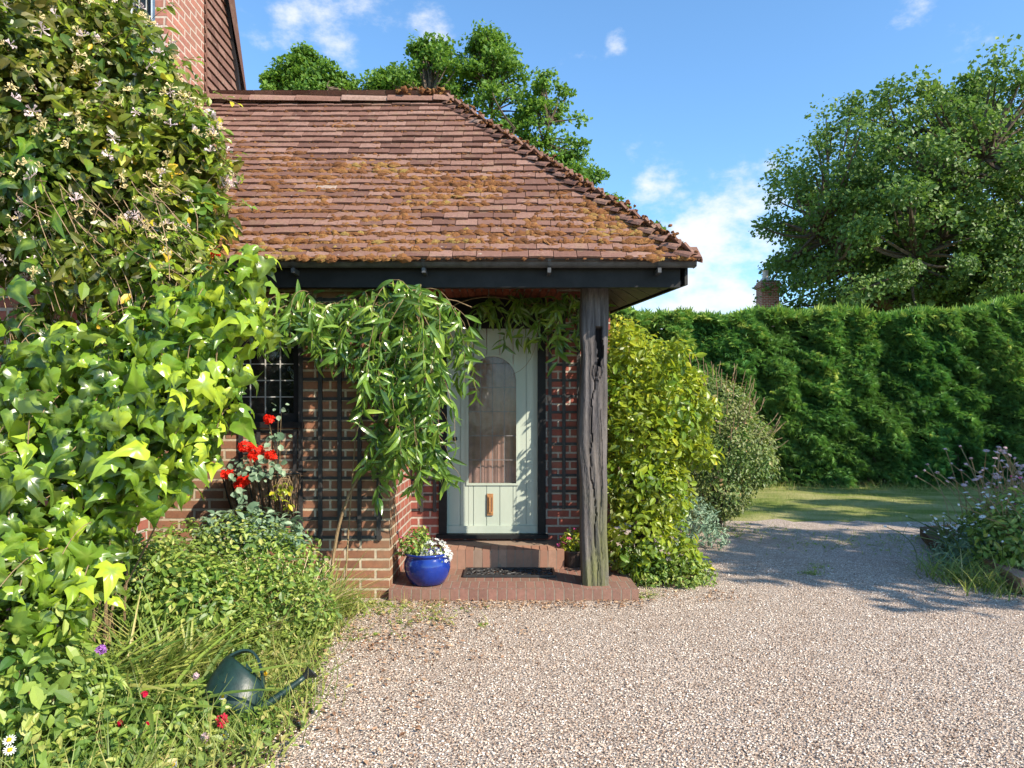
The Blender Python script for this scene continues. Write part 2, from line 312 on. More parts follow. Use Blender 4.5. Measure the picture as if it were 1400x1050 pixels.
T_flower5 = petals(5, 1, .32); T_daisy = petals(13, 1, .13, .1)
def leafset(g, T, P, out, size, up=.5, jit=.5, hang=.5, sv_=.3, rnd=None, outd=.3):
    k = len(P); n_ = nrm(out+np.array((0, 0, up))+R.normal(size=(k, 3))*jit)
    d = out*outd+np.array((0, 0, -hang))+R.normal(size=(k, 3))*jit
    d = d-n_*(d*n_).sum(1, keepdims=True); return g.inst(T, P, frames(d, n_), size*(1+R.normal(size=k)*sv_).clip(.4, 2), rnd)
def blobs(bl, N, inner=.72, cut=.8, front=.35):
    """N points near the skin of a union of spheres, with outward normals"""
    c = np.array([b[:3] for b in bl], float); r = np.array([b[3] for b in bl], float); w = r**2/np.sum(r**2); P = []; O = []
    got = 0
    while got < N:
        k = 4000; i = R.choice(len(bl), k, p=w); d = sph(k); keep = (d[:, 1] < .25) | (R.random(k) < front); i = i[keep]; d = d[keep]
        q = r[i]*(inner+(1.08-inner)*R.random(len(i))**.6); p = c[i]+d*q[:, None]*np.array((1, 1, 1.))
        dist = np.linalg.norm(p[:, None]-c[None], axis=2)/r[None]; dist[np.arange(len(i)), i] = 9; ok = (dist.min(1) > cut) & (p[:, 2] > (.01 if min(c[:, 2]) > 0 else -9))
        P.append(p[ok]); O.append(d[ok]); got += ok.sum()
    return np.concatenate(P)[:N], np.concatenate(O)[:N]
def bezier(a, b, c, n=8): t = np.linspace(0, 1, n)[:, None]; return (1-t)**2*np.asarray(a)+2*t*(1-t)*np.asarray(b)+t*t*np.asarray(c)

# ================================================================== GROUND
g = Geo(); g.raw([(-400, -60, -.012), (400, -60, -.012), (400, 700, -.012), (-400, 700, -.012)], [(0, 1, 2, 3)])
tag(g.build('lawn', M_lawn), kind='structure')
def patch(name, poly, z, mat, y_sub=.35):
    g = Geo(); g.raw([(x, y, z) for x, y in poly], [tuple(range(len(poly)))]); return tag(g.build(name, mat), kind='structure')
def wob(pts, a, sub_=6):
    o = []
    for i in range(len(pts)):
        p, q = np.array(pts[i], float), np.array(pts[(i+1) % len(pts)], float)
        for k in range(sub_): o.append(tuple(p+(q-p)*k/sub_+R.normal(size=2)*a))
    return o
patch('gravel_drive', wob([(-14, -6), (16, -6), (16, 8.6), (9, 9.1), (6, 9.35), (3.2, 9.5), (1.5, 9.3), (-1, 8.8), (-14, 8.5)], .07, 12), 0, M_gravel)
bed = wob([(-4.5, 5.5), (-1.25, 5.42), (-1.15, 5.0), (-1.2, 4.3), (-1.1, 3.8), (-.98, 3.3), (-1.05, 2.8), (-1.15, 2.2), (-4.5, 2.0)], .03)
patch('soil', bed, .004, M_soil)
# loose stones
N = 60000; D = 2.3+R.random(N)**1.3*4.6; px = R.random(N)*1500-40; P = np.stack([(px-CX)/F*D, D, np.full(N, .004)], 1)
ok = ~((P[:, 0] < -1.15) & (P[:, 1] < 5.6)) & ~((P[:, 1] > 5.3) & (P[:, 0] < 1.05)); P = P[ok]; k = len(P)
oc = (np.array([(1, 0, 0), (0, 1, 0), (-1, 0, 0), (0, -1, 0), (0, 0, .75), (0, 0, -.6)]), [(0, 1, 4), (1, 2, 4), (2, 3, 4), (3, 0, 4)], np.zeros(6))
g = Geo(); g.inst(oc, P, frames(np.concatenate([R.normal(size=(k, 2)), R.normal(size=(k, 1))*.2], 1), np.array((0, 0, 1.))+R.normal(size=(k, 3))*.3), .003+.0052*R.random((k, 3)))
tag(g.build('gravel_stones', M_stone), 'loose pale and brown stones strewn over the drive', 'gravel', kind='stuff')

# ================================================================== HOUSE
WY = 5.42; DY = 6.6; XL = -3.02; XC = -.97; XR = .95
H = thing('brick_house', (-1.0, 6.2, 0), 'red brick house with mossy tiled porch roof and pale green arched glass door', 'house')
# walls
g = Geo(); z1 = 2.72
wx0, wx1, wz0, wz1 = X(262, WY), X(412, WY), Z(578, WY), Z(438, WY)
g.box((XL-.4, WY, -.1), (wx0, WY+.3, z1)); g.box((wx1, WY, -.1), (XC, WY+.3, z1)); g.box((wx0, WY, -.1), (wx1, WY+.3, wz0)); g.box((wx0, WY, wz1), (wx1, WY+.3, z1))
tag(g.build('wall', M_brick_brown, H), 'brown brick front wall behind the trellis')
dx0, dx1, dz0, dz1 = X(600, DY), X(746, DY), .29, Z(408, DY)
g = Geo(); g.box((XC-.3, DY, -.1), (dx0, DY+.3, 2.8)); g.box((dx1, DY, -.1), (XR, DY+.3, 2.8)); g.box((dx0, DY, -.1), (dx1, DY+.3, dz0)); g.box((dx0, DY, dz1), (dx1, DY+.3, 2.8))
g.box((XC-.28, WY+.3, -.1), (XC-.002, DY, 2.8)); 
tag(g.build('wall', M_brick_red, H), 'red brick wall round the door inside the porch')
g = Geo(); g.box((XR-.3, DY+.3, -.1), (XR-.002, 8.3, 2.5)); g.build('wall', M_brick, H); g = Geo(); g.box((XL, 8.3, -.1), (XR, 8.5, 2.5)); g.build('wall', M_brick, H)
# arch of bricks over the door
g = Geo(); cx = (dx0+dx1)/2; r0 = 1.05; zc = Z(403, DY)-r0
for i in range(-9, 10):
    a = i*.062; Mx = Matrix.Translation((cx, 0, zc)) @ Matrix.Rotation(a, 4, 'Y'); g.box((-.028, DY-.012, r0), (.028, DY+.05, r0+.21), R.random(), Mx)
g.build('arch', plain('arch brick', (.36, .11, .07), .85, .2, 18, .5), H)
g = Geo(); g.box((XC-.28, WY+.3, 2.70), (XR+.0, DY, 2.715)); g.build('porch_ceiling', M_black, H)
# platform + step
g = Geo(); g.box((XC+.002, 5.36, -.1), (.995, DY, .09)); g.build('porch_floor', M_paving, H)
g = Geo()
for i in range(15):
    x = X(603, 6.07)+i*.0735; g.box((x, 6.07, .088), (x+.067, 6.28, .262), R.random(), jit=.0015)
x0, x1 = X(603, 6.07), X(603, 6.07)+15*.0735; g.box((x0+.004, 6.0725, .08), (x1-.01, DY+.01, .255))
mm = MB('step brick'); c = mm.ramp(mm.attr('rnd'), [(0, (.24, .18, .14)), (.02, (.20, .10, .075)), (.5, (.29, .15, .105)), (1, (.36, .22, .16))]); mm.set(mm.mix(mm.mr(mm.noise(25, mm.coord(), 6), .4, .75, 0, .5), c, (.2, .13, .09)), .85, .2); M_step = mm.m
g.build('step', M_step, H)
# beam / fascia / post
gx1 = X(930, 5.2); g = Geo(); g.box((XL, 5.2, 2.432), (gx1, 5.25, 2.58)); g.box((XL, 5.25, 2.5), (gx1-.1, 5.62, 2.69)); g.build('beam', M_black, H)
# gutter
g = Geo(); n = 14; pr = [(5.135+.06*math.cos(math.pi+i*math.pi/n), 2.628+.062*math.sin(math.pi+i*math.pi/n)) for i in range(n+1)]; pr2 = [(5.135+(y-5.135)*.9, 2.628+(z-2.628)*.9+.001) for y, z in pr][::-1]; P_ = pr+pr2
xs = [XL, -1., .5, X(952, 5.1)]; V = [(x, y, z) for x in xs for y, z in P_]; m_ = len(P_)
g.raw(V, [(i*m_+j, i*m_+(j+1) % m_, (i+1)*m_+(j+1) % m_, (i+1)*m_+j) for i in range(3) for j in range(m_)]+[tuple(3*m_+j for j in range(m_))])
g.prism([(0, 0)]*0 or [(xs[-1]-.004, 2.63), (xs[-1]+.002, 2.63), (xs[-1]+.002, 2.57), (xs[-1]-.004, 2.57)], 5.09, 5.18)
gut = g.build('gutter', M_gutter, H, smooth=False)
for px_ in (400, 579, 751, 902):
    x = X(px_, 5.08); b = Geo(); pts = [(x, 5.135+.068*math.cos(math.pi+i*math.pi/10), 2.628+.07*math.sin(math.pi+i*math.pi/10)) for i in range(11)]
    for i in range(10):
        p, q = pts[i], pts[i+1]; b.raw([(x-.013, p[1], p[2]), (x+.013, p[1], p[2]), (x+.013, q[1], q[2]), (x-.013, q[1], q[2])], [(0, 1, 2, 3)])
    b.box((x-.013, 5.08, 2.52), (x+.013, 5.2, 2.556)); sub(gut, b, 'bracket', M_gutter)
# hip end soffit with boards
A = np.array((1.37, 5.07, 2.60)); Bk = np.array((.50, 8.55, 2.60)); Rr = np.array((-.64, 6.8, 4.57)); Rl = np.array((XL, 6.8, 4.57)); Fl = np.array((XL, 5.07, 2.60)); Bl = np.array((XL, 8.55, 2.60))
g = Geo()
for i in range(16):
    t0, t1 = i/16, (i+.93)/16; p = A+(Bk-A)*t0; q = A+(Bk-A)*t1; zz = 2.50
    ia, ib = (XR-.15, p[1]-.25), (XR-.15, q[1]-.25)
    g.raw([(p[0]-.05, max(p[1], 5.25), 2.46), (q[0]-.05, max(q[1], 5.25), 2.46), (ib[0], max(ib[1], 5.25), 2.58), (ia[0], max(ia[1], 5.25), 2.58), (p[0]-.05, max(p[1], 5.25), 2.49), (q[0]-.05, max(q[1], 5.25), 2.49), (ib[0], max(ib[1], 5.25), 2.61), (ia[0], max(ia[1], 5.25), 2.61)], [(0, 1, 2, 3), (7, 6, 5, 4), (0, 4, 5, 1), (3, 2, 6, 7), (1, 5, 6, 2), (0, 3, 7, 4)])
g.build('soffit', plain('soffit boards', (.05, .045, .045), .6, .4, 8, .4), H)
g = Geo(); d_ = nrm(Bk-A); nrm2 = np.array((d_[1], -d_[0], 0)); p, q = A-np.array((.03, -.13, 0)), Bk
V = [(*(p[:2]), 2.45), (*(q[:2]), 2.45), (*(q[:2]), 2.6), (*(p[:2]), 2.6)]; V += [(v[0]-.025*nrm2[0], v[1]-.025*nrm2[1], v[2]) for v in V]
g.raw(V, [(0, 1, 2, 3), (7, 6, 5, 4), (0, 4, 5, 1), (3, 2, 6, 7), (1, 5, 6, 2), (0, 3, 7, 4)]); g.build('fascia', M_black, H)
# post
def post():
    nx, nz = 26, 110; x0, x1, y0, y1 = X(796, 5.46), X(832, 5.46), 5.46, 5.66; za, zb = .09, 2.5
    per = [(i/nx, 0) for i in range(nx)]+[(1, j/6) for j in range(6)]+[(1-i/6, 1) for i in range(6)]+[(0, 1-j/6) for j in range(6)]; m = len(per); V = []; tb = []
    for k in range(nz+1):
        t = k/nz; z = za+(zb-za)*t
        wl = .008*math.sin(z*3.1+.4)+.006*math.sin(z*7.3+1)+.01*math.exp(-((z-1.95)/.12)**2)-.012*math.exp(-((z-1.2)/.2)**2); wr = .007*math.sin(z*2.3+2)+.004*math.sin(z*9)+.008*math.exp(-((z-1.25)/.15)**2)
        for u, v in per:
            x = x0-.004+wl+(x1-x0+wr-wl)*u; y = y0+(y1-y0)*v; dk = 0
            cr = abs(u-.5)*2; 
            if v == 0:
                y += .028*(cr**6)
                ck = .46+.08*math.sin(z*4)+.05*math.sin(z*11)+.02*math.sin(z*31); e = abs(u-ck)
                if z < 1.9 and e < .018: y += .018*(1 if z > .4 else .4); dk = 1 if z > .5 else .5
                if 1.86 < z < 2.17 and abs(u-.66-.04*math.sin(z*20)) < .12*(1 if z > 1.92 else .5): y += .06; dk = 1
                kz = ((u-.55)/.22)**2+((z-1.8)/.075)**2
                if .55 < kz < 1: dk = max(dk, .6); y += .008
                if .1 < kz < .3: dk = max(dk, .7)
                c2 = .75+.05*math.sin(z*6+1)
                if abs(u-c2) < .022 and 0.3 < z < 1.5: y += .006; dk = max(dk, .6)
                y += .004*math.sin(u*23+z*5)+R.normal()*.0009
            V.append((x, y, z)); tb.append(dk)
    fs = [(k*m+j, k*m+(j+1) % m, (k+1)*m+(j+1) % m, (k+1)*m+j) for k in range(nz) for j in range(m)]+[tuple(range(m))[::-1]]
    g = Geo(); g.raw(V, fs, 0, tb); return g.build('post', M_oak, H, smooth=False)
post()
# roof of overlapping tiles -------------------------------------------------
RF = Geo(); gauge = .1035
def tile_plane(E0, E1, T0, T1, left_wall=False):
    """eave E0->E1, top T0->T1; lays courses of cambered tiles"""
    u = nrm(E1-E0); up = T0-E0; up = up-u*np.dot(up, u); L = np.linalg.norm(up); up = up/L; n_ = np.cross(u, up)
    if n_[2] < 0: n_ = -n_
    e1 = np.dot(E1-E0, u); t0 = np.dot(T0-E0, u); t1 = np.dot(T1-E0, u); nc = int(L/gauge)
    out = []
    for c in range(nc+1):
        h = c*gauge; f = h/L; a = t0*f; b = e1+(t1-e1)*f; x = a-(.095 if c % 2 else 0)-.02*R.random(); sag = .012*math.sin(c*.9)
        while x < b+.02:
            w = .185+.012*math.sin(x*7+c*3); xx0 = max(x+.0025, a-.01); xx1 = min(x+w-.0025, b+.03)
            if xx1-xx0 > .03:
                lift = .007*R.random(); dz = R.normal()*.0055; V = []
                for j, hh in enumerate((-.004+dz, .165)):
                    for th in (.0, .016+.004*R.random()):
                        for k in range(4):
                            s_ = k/3; xx = xx0+(xx1-xx0)*s_; cam_ = .0025*(1-(2*s_-1)**2)*(1-j)
                            z = (.024+lift if j == 0 else .0)+th+cam_; V.append(E0+u*xx+up*(h+hh)+n_*(z-.004*math.sin(xx*1.7+c*.3)))
                q = lambda j, t, k: j*8+t*4+k
                fs = []
                for k in range(3): fs += [(q(0, 1, k), q(0, 1, k+1), q(1, 1, k+1), q(1, 1, k)), (q(0, 0, k), q(0, 0, k+1), q(0, 1, k+1), q(0, 1, k)), (q(0, 0, k), q(1, 0, k), q(1, 0, k+1), q(0, 0, k+1))]
                fs += [(q(0, 0, 0), q(0, 1, 0), q(1, 1, 0), q(1, 0, 0)), (q(0, 0, 3), q(1, 0, 3), q(1, 1, 3), q(0, 1, 3))]
                RF.raw(V, fs, R.random()*.93 if R.random() > .01 else 1.)
                out.append((c, xx0, xx1, h))
            x += w
    return u, up, n_, L, out
fr = tile_plane(Fl, A, Rl, Rr); tile_plane(A, Bk, Rr, Rr); tile_plane(Bk, Bl, Rr, Rl)
RF.raw([Fl, A, Rr, Rl, Bk, Bl], [(0, 1, 2, 3), (1, 4, 2), (4, 5, 3, 2)])
roof = RF.build('roof', M_tile, H)
def half_tile(g, p, q, r, sq=.8, k=9, lift=0.):
    d = nrm(q-p); s_ = nrm(np.cross(d, (0, 0, 1))); n_ = np.cross(s_, d); V = []
    for pt, rr in ((p, r*1.04), (q, r*.93)):
        for th in (0, -.014):
            for i in range(k): a = math.pi*(i/(k-1)); V.append(pt+s_*math.cos(a)*(rr+th)*1.1+n_*(math.sin(a)*(rr+th)*sq+lift))
    fs = []
    for i in range(k-1):
        fs += [(i, i+1, 2*k+i+1, 2*k+i), (k+i+1, k+i, 3*k+i, 3*k+i+1), (i, k+i, k+i+1, i+1), (2*k+i, 2*k+i+1, 3*k+i+1, 3*k+i)]
    g.raw(V, fs, R.random())
g = Geo(); x = XL
while x < Rr[0]-.05:
    z = 4.57-.02+R.normal()*.004-.012*math.sin((x+3)*1.4); half_tile(g, np.array((x, 6.8, z)), np.array((min(x+.448, Rr[0]+.06), 6.8, z+R.normal()*.003)), .115); x += .45
sub(roof, g, 'ridge_tiles', M_tile)
g = Geo(); hv = Rr-A; nh = 26
for i in range(nh):
    t = i/nh; p = A+hv*t; q = A+hv*min(1, t+1.35/nh); p = p+np.array((0, 0, .02)); jig = R.normal(size=3)*.003
    half_tile(g, p+jig, q+jig-np.array((0, 0, .03)), .10+.012*R.random(), .5, lift=-.014)
sub(roof, g, 'hip_tiles', M_tile)
# moss
u, up, n_, L, tl = fr
def lump():
    V = [(0, 0, 1)]; 
    for r, z, k in ((.6, .8, 6), (1, .25, 8), (.9, -.2, 8)): pass
    V = []; fs = []; k = 8
    for r, z in ((.98, -.25), (1.0, .25), (.62, .72)): V += [(r*math.cos(j*2*math.pi/k)*(1+.25*math.sin(j*3.7+z*5)), r*math.sin(j*2*math.pi/k)*(1+.25*math.cos(j*2.3+z*9)), z+.12*math.sin(j*4.1)) for j in range(k)]
    V.append((0, 0, .95)); fs = [(i*k+j, i*k+(j+1) % k, (i+1)*k+(j+1) % k, (i+1)*k+j) for i in range(2) for j in range(k)]+[(2*k+j, 2*k+(j+1) % k, 3*k) for j in range(k)]
    return np.array(V), fs, np.zeros(len(V))
T_l = lump(); pts = []; sz = []; rn = []
cl = [(R.random()*4.4, (R.random()**1.5)*2.2, .10+.28*R.random()) for _ in range(34)]+[(1.6, 1.3, .3), (2.2, 1.15, .35), (1.0, 1.25, .3), (.4, 1.7, .28), (1.3, .8, .35), (.6, .7, .35), (2.7, .95, .35), (2.9, .25, .35), (2.1, .85, .3), (.9, .1, .4), (1.5, .05, .4), (.35, 1.5, .25), (3.6, .25, .25)]
def dens(x, y):
    s_ = .17+.14*max(0, 1-y/1.6)
    for a, b, r in cl: s_ += .75*math.exp(-((x-a)/r)**2-((y-b)/(r*.55))**2)
    return s_
while len(pts) < 6500:
    c = int(R.integers(0, 26)); h = c*gauge; x = R.random()*4.45; f = h/L; b = np.dot(A-Fl, u)+(np.dot(Rr-Fl, u)-np.dot(A-Fl, u))*f
    if x > b-.03: continue
    de = dens(x, h)
    if R.random() > de: continue
    for _ in range(1 if R.random() > de*.8 else 3):
        hh = h+(-.012+.02*R.random() if R.random() < .72 else .1*R.random()); s_ = .005+.017*R.random()**1.6*min(1.4, de+.4); xx = x+R.normal()*.03
        if xx > b-.02 or xx < .01: continue
        on = (hh-h)/.165*-.018; pts.append(Fl+u*xx+up*hh+n_*(.034+on-.004)); e_ = .7+.9*R.random(); sz.append((s_*1.5*e_, s_*1.1, s_*(.6+.6*R.random()))); rn.append(min(1, max(0, .15+(de-.3)*.4+R.normal()*.22)))
P = np.array(pts); k = len(P); g = Geo(); g.inst(T_l, P, frames(np.tile(up, (k, 1))+R.normal(size=(k, 3))*.3, np.tile(n_, (k, 1))), np.array(sz), np.array(rn))
k = 260; P = np.stack([-1.15+.5*R.random(k)**.7, 6.8+R.normal(size=k)*.05, 4.66+R.normal(size=k)*.012], 1); g.inst(T_l, P, frames(sph(k), np.array((0, 0, 1.))+R.normal(size=(k, 3))*.2), .012+.02*R.random(k), R.random(k))
k = 230; t = R.random(k); P = A+hv*t[:, None]+R.normal(size=(k, 3))*np.array((.035, .035, .006))+np.array((-.02, -.05, .05)); g.inst(T_l, P, frames(sph(k), np.array((0, 0, 1.))+R.normal(size=(k, 3))*.2), .006+.014*R.random(k), R.random(k)*.6)
k = 700; P = np.stack([XL+R.random(k)*4.35, 5.10+R.random(k)*.06, 2.63+R.random(k)*.02], 1); g.inst(T_l, P, frames(sph(k), np.array((0, 0, 1.))+R.normal(size=(k, 3))*.2), .006+.010*R.random(k), R.random(k)*.4)
tag(sub(roof, g, 'moss', M_moss), kind='stuff')
# main wing
V = lambda *a: np.array(a)
Hx = XL; fy = 5.97
g = Geo(); qx0, qx1 = X(166, fy), X(212, fy)
g.box((qx1, fy, 2.0), (Hx, fy+.3, 8.2)); g.box((-9, fy, -.1), (qx0, fy+.3, 8.2)); g.box((qx0, fy, -.1), (qx1, fy+.3, 3.9)); g.box((qx0, fy, 6.6), (qx1, fy+.3, 8.2)); g.box((Hx-.3, fy+.3, 2.0), (Hx, 6.69, 8.2));  g.box((qx1, fy, -.1), (Hx, fy+.3, 2.0))
tag(g.build('wall', M_brick, H), 'pinkish brick upper wall of the main wing')
g = Geo()
for r_ in range(46):
    z = 4.4+r_*.095; yend = 7.42-(max(0, z-4.95))*.36
    y = 6.69+(.0 if r_ % 2 else -.08)
    while y < yend:
        y1 = min(y+.165, yend)
        if y1-max(y, 6.69) > .02:
            y0 = max(y, 6.69); g.raw([(Hx+.03, y0, z), (Hx+.03, y1-.004, z), (Hx+.004, y1-.004, z+.14), (Hx+.004, y0, z+.14), (Hx+.045, y0, z), (Hx+.045, y1-.004, z), (Hx+.018, y1-.004, z+.14), (Hx+.018, y0, z+.14)],
                             [(4, 5, 6, 7), (0, 1, 5, 4), (1, 2, 6, 5), (0, 4, 7, 3)], R.random()*.8)
        y = y+.165
g.raw([(Hx, 6.69, -.1), (Hx, 7.40, -.1), (Hx, 7.40, 4.95), (Hx, 6.2, 8.3), (Hx, 5.98, 8.3), (Hx, 6.69, 6)], [(0, 1, 2, 3, 5)]); g.build('tile_hanging', M_tile, H)
g = Geo(); M_verge = plain('black verge board', (.02, .018, .02), .5, .4)
def slab(a, b, t, w): a = np.array(a, float); b = np.array(b, float); tv = np.array((0, t, 0)); wv = np.array((w, 0, 0)); g.raw([a, a+wv, a+wv+tv, a+tv, b, b+wv, b+wv+tv, b+tv], [(0, 1, 2, 3), (7, 6, 5, 4), (0, 4, 5, 1), (1, 5, 6, 2), (2, 6, 7, 3), (3, 7, 4, 0)])
slab((Hx-.2, 7.42, 4.9), (Hx-.2, 6.27, 8.1), .05, .27); slab((Hx-.1, 7.52, 4.85), (Hx-.1, 6.37, 8.05), .05, .14); g.build('verge_board', M_verge, H)
g = Geo(); slab((Hx+.0, 7.475, 4.9), (Hx+.0, 6.325, 8.1), .022, .05); g.build('verge_strip', plain('grey strip', (.3, .32, .36), .5), H)
g = Geo(); g.box((-9, 12, -.1), (Hx-.3, 12.3, 5)); g.build('wall', M_brick, H)
# the wing's own roof, seen only from other positions
g = Geo(); g.raw([(-9.3, 5.6, 8.1), (Hx+.1, 5.6, 8.1), (Hx+.1, 5.95, 8.9), (-9.3, 5.95, 8.9), (Hx+.1, 7.6, 4.8), (-9.3, 7.6, 4.8)], [(0, 1, 2, 3), (3, 2, 4, 5), (1, 4, 2)]); tag(g.build('roof', M_tile, H), 'steep tiled roof of the taller wing')
def window(x0, x1, z0, z1, y, nx, nz, fw=.06, M_f=M_black, lw=.004, label=None):
    f = Geo(); f.box((x0, y-.02, z0), (x0+fw, y+.06, z1)); f.box((x1-fw, y-.02, z0), (x1, y+.06, z1)); f.box((x0+fw, y-.018, z0), (x1-fw, y+.06, z0+fw)); f.box((x0+fw, y-.018, z1-fw), (x1-fw, y+.06, z1))
    w = f.build('window', M_f, H)
    if label: tag(w, label)
    p = Geo(); p.box((x0+fw, y+.03, z0+fw), (x1-fw, y+.036, z1-fw)); sub(w, p, 'pane', M_glass)
    l = Geo()
    for i in range(1, nx): x = x0+fw+(x1-x0-2*fw)*i/nx; l.box((x-lw, y+.02, z0+fw), (x+lw, y+.0275, z1-fw))
    for i in range(1, nz): z = z0+fw+(z1-z0-2*fw)*i/nz; l.box((x0+fw, y+.022, z-lw), (x1-fw, y+.0262, z+lw))
    sub(w, l, 'lead_strips', M_lead); return w
w1 = window(wx0, wx1, wz0, wz1, WY+.06, 6, 5, .075, label='dark framed leaded window behind the ivy')
s_ = Geo(); s_.box((wx0-.04, WY-.05, wz0-.04), (wx1+.02, WY+.1, wz0+.005)); sub(w1, s_, 'sill', M_black)
g = Geo(); g.box((wx0, WY+.6, wz0), (wx1, WY+.62, wz1)); sub(w1, g, 'dark_room', plain('green dim room', (.05, .06, .04), .9, .1, 7, .9))
window(qx0+.002, qx1-.002, 3.9, 6.6, fy+.05, 3, 6, .05, plain('grey window frame', (.45, .5, .55), .5), label='tall grey framed upper window')
g = Geo(); g.box((qx0, fy+.6, 3.9), (qx1, fy+.62, 6.6)); g.build('upper_room', M_dark, H)
# door frame + door
g = Geo(); fy0 = DY-.03; sx0, sx1, sz0, sz1 = X(611, DY), X(735, DY), Z(729, DY), Z(449, DY)
g.box((dx0, fy0, dz0), (sx0, DY+.12, dz1)); g.box((sx1, fy0, dz0), (dx1, DY+.12, dz1)); g.box((sx0, fy0, sz1), (sx1, DY+.12, dz1)); g.box((dx0-.02, fy0-.05, dz0-.012), (dx1+.02, DY+.1, sz0-.004)); g.build('door_frame', M_black, H)
hw = .232; gx = (sx0+sx1)/2; gz0, gzt = Z(661, DY), Z(487, DY); zs = gzt-hw; y0, y1 = DY+.02, DY+.06
g = Geo(); arc = [(gx+hw*math.cos(a), zs+hw*math.sin(a)) for a in np.linspace(0, math.pi, 25)]
bw = .128; xs = [sx0]
while xs[-1]+bw < sx1: xs.append(xs[-1]+bw)
xs.append(sx1)
def top_of(x): t = (x-gx)/hw; return zs+hw*math.sqrt(max(0, 1-t*t)) if abs(t) < 1 else None
edges = sorted(set([round(v, 4) for v in xs+[gx-hw, gx+hw]]+[round(v, 4) for v in np.linspace(gx-hw, gx+hw, 25)]))
for a, b in zip(edges[:-1], edges[1:]):
    ga = .0035 if any(abs(a-v) < 1e-3 for v in xs[1:-1]) else 0; gb = .0035 if any(abs(b-v) < 1e-3 for v in xs[1:-1]) else 0
    if a >= gx-hw-1e-3 and b <= gx+hw+1e-3:
        ta, tb_ = top_of(a) or zs, top_of(b) or zs; g.prism([(a+ga, ta), (b-gb, tb_), (b-gb, sz1), (a+ga, sz1)], y0, y1)
    else: g.prism([(a+ga, sz0), (b-gb, sz0), (b-gb, sz1), (a+ga, sz1)], y0, y1)
lo = sorted(set([gx-hw, gx+hw]+[v for v in xs if gx-hw < v < gx+hw]))
for a, b in zip(lo[:-1], lo[1:]): g.prism([(a+.003, sz0), (b-.003, sz0), (b-.003, gz0), (a+.003, gz0)], y0, y1)
g.box((sx0, y0+.012, sz0), (gx-hw-.002, y1+.01, sz1)); g.box((gx+hw+.002, y0+.012, sz0), (sx1, y1+.01, sz1)); g.box((sx0, y0+.013, sz0), (sx1, y1+.011, gz0-.002))
g.box((sx0, y0-.022, sz0), (sx1, y0-.002, sz0+.07))
for i in range(24):
    (xa, za), (xb, zb) = arc[i], arc[i+1]; k_ = 1.09; xo, zo = gx+(xa-gx)*k_, zs+(za-zs)*k_; xo2, zo2 = gx+(xb-gx)*k_, zs+(zb-zs)*k_; g.prism([(xa, za), (xo, zo), (xo2, zo2), (xb, zb)], y0-.011, y0-.002)
g.box((gx-hw*1.09, y0-.011, gz0-.02), (gx-hw, y0-.002, zs)); g.box((gx+hw, y0-.011, gz0-.02), (gx+hw*1.09, y0-.002, zs)); g.box((gx-hw, y0-.011, gz0-.02), (gx+hw, y0-.002, gz0))
door = g.build('door', M_door, H)
g = Geo(); g.prism([(gx-hw, gz0)]+[(gx+hw, gz0)]+arc[:], y0+.025, y0+.03); sub(door, g, 'glass', M_glass)
g = Geo()
for i in range(1, 4): x = gx-hw+2*hw*i/4; g.box((x-.0035, y0+.018, gz0), (x+.0035, y0+.024, top_of(x)))
for z in np.arange(gz0+.225, gzt-.05, .235):
    t = hw if z < zs else math.sqrt(max(0, hw*hw-(z-zs)**2)); g.box((gx-t, y0+.0165, z-.004), (gx+t, y0+.0225, z+.004))
sub(door, g, 'lead_strips', plain('dull lead', (.16, .15, .15), .5))
lx = X(670, DY); g = Geo(); zc_ = Z(690, DY); g.box((lx-.030, y0-.014, zc_-.105), (lx+.030, y0-.003, zc_+.105)); g.box((lx-.02, y0-.022, zc_-.085), (lx+.02, y0-.0135, zc_-.07)); g.box((lx-.02, y0-.022, zc_+.07), (lx+.02, y0-.0135, zc_+.085))
lb = sub(door, g, 'letter_plate', M_brass)
g = Geo(); g.box((lx-.02, y0-.0165, zc_-.07), (lx+.02, y0-.0139, zc_+.07)); g2 = g; 
gk = Geo(); gk.box((lx-.011, y0-.030, zc_-.075), (lx+.011, y0-.0165, zc_+.075)); sub(door, g, 'letter_slot', plain('brown slot', (.10, .05, .03), .6)); 
sub(door, gk, 'letter_flap', M_brass)
g = Geo(); kx, kz = X(622, DY), Z(600, DY); g.lathe([(.0, -.028), (.018, -.026), (.022, -.012), (.012, -.004), (.022, 0)], 14, (0, 0, 0)); V_ = g.v[0]; g.v[0] = np.stack([kx+V_[:, 0], y0+V_[:, 2], kz+V_[:, 1]], 1); sub(door, g, 'handle', M_iron, True)
# behind the glass: pinkish wavy sheet, its colour standing for a reflection
g = Geo(); nn = 60; V_ = [(gx-.42+.84*i/nn, 6.70+.008*math.sin(i*1.3), z) for z in (.3, 2.5) for i in range(nn+1)]; g.raw(V_, [(i, i+1, nn+2+i, nn+1+i) for i in range(nn)])
g.build('reflection_sheet', plain('pink reflection tone', (.75, .47, .4), .8, .1, 5, .3), H, smooth=True)

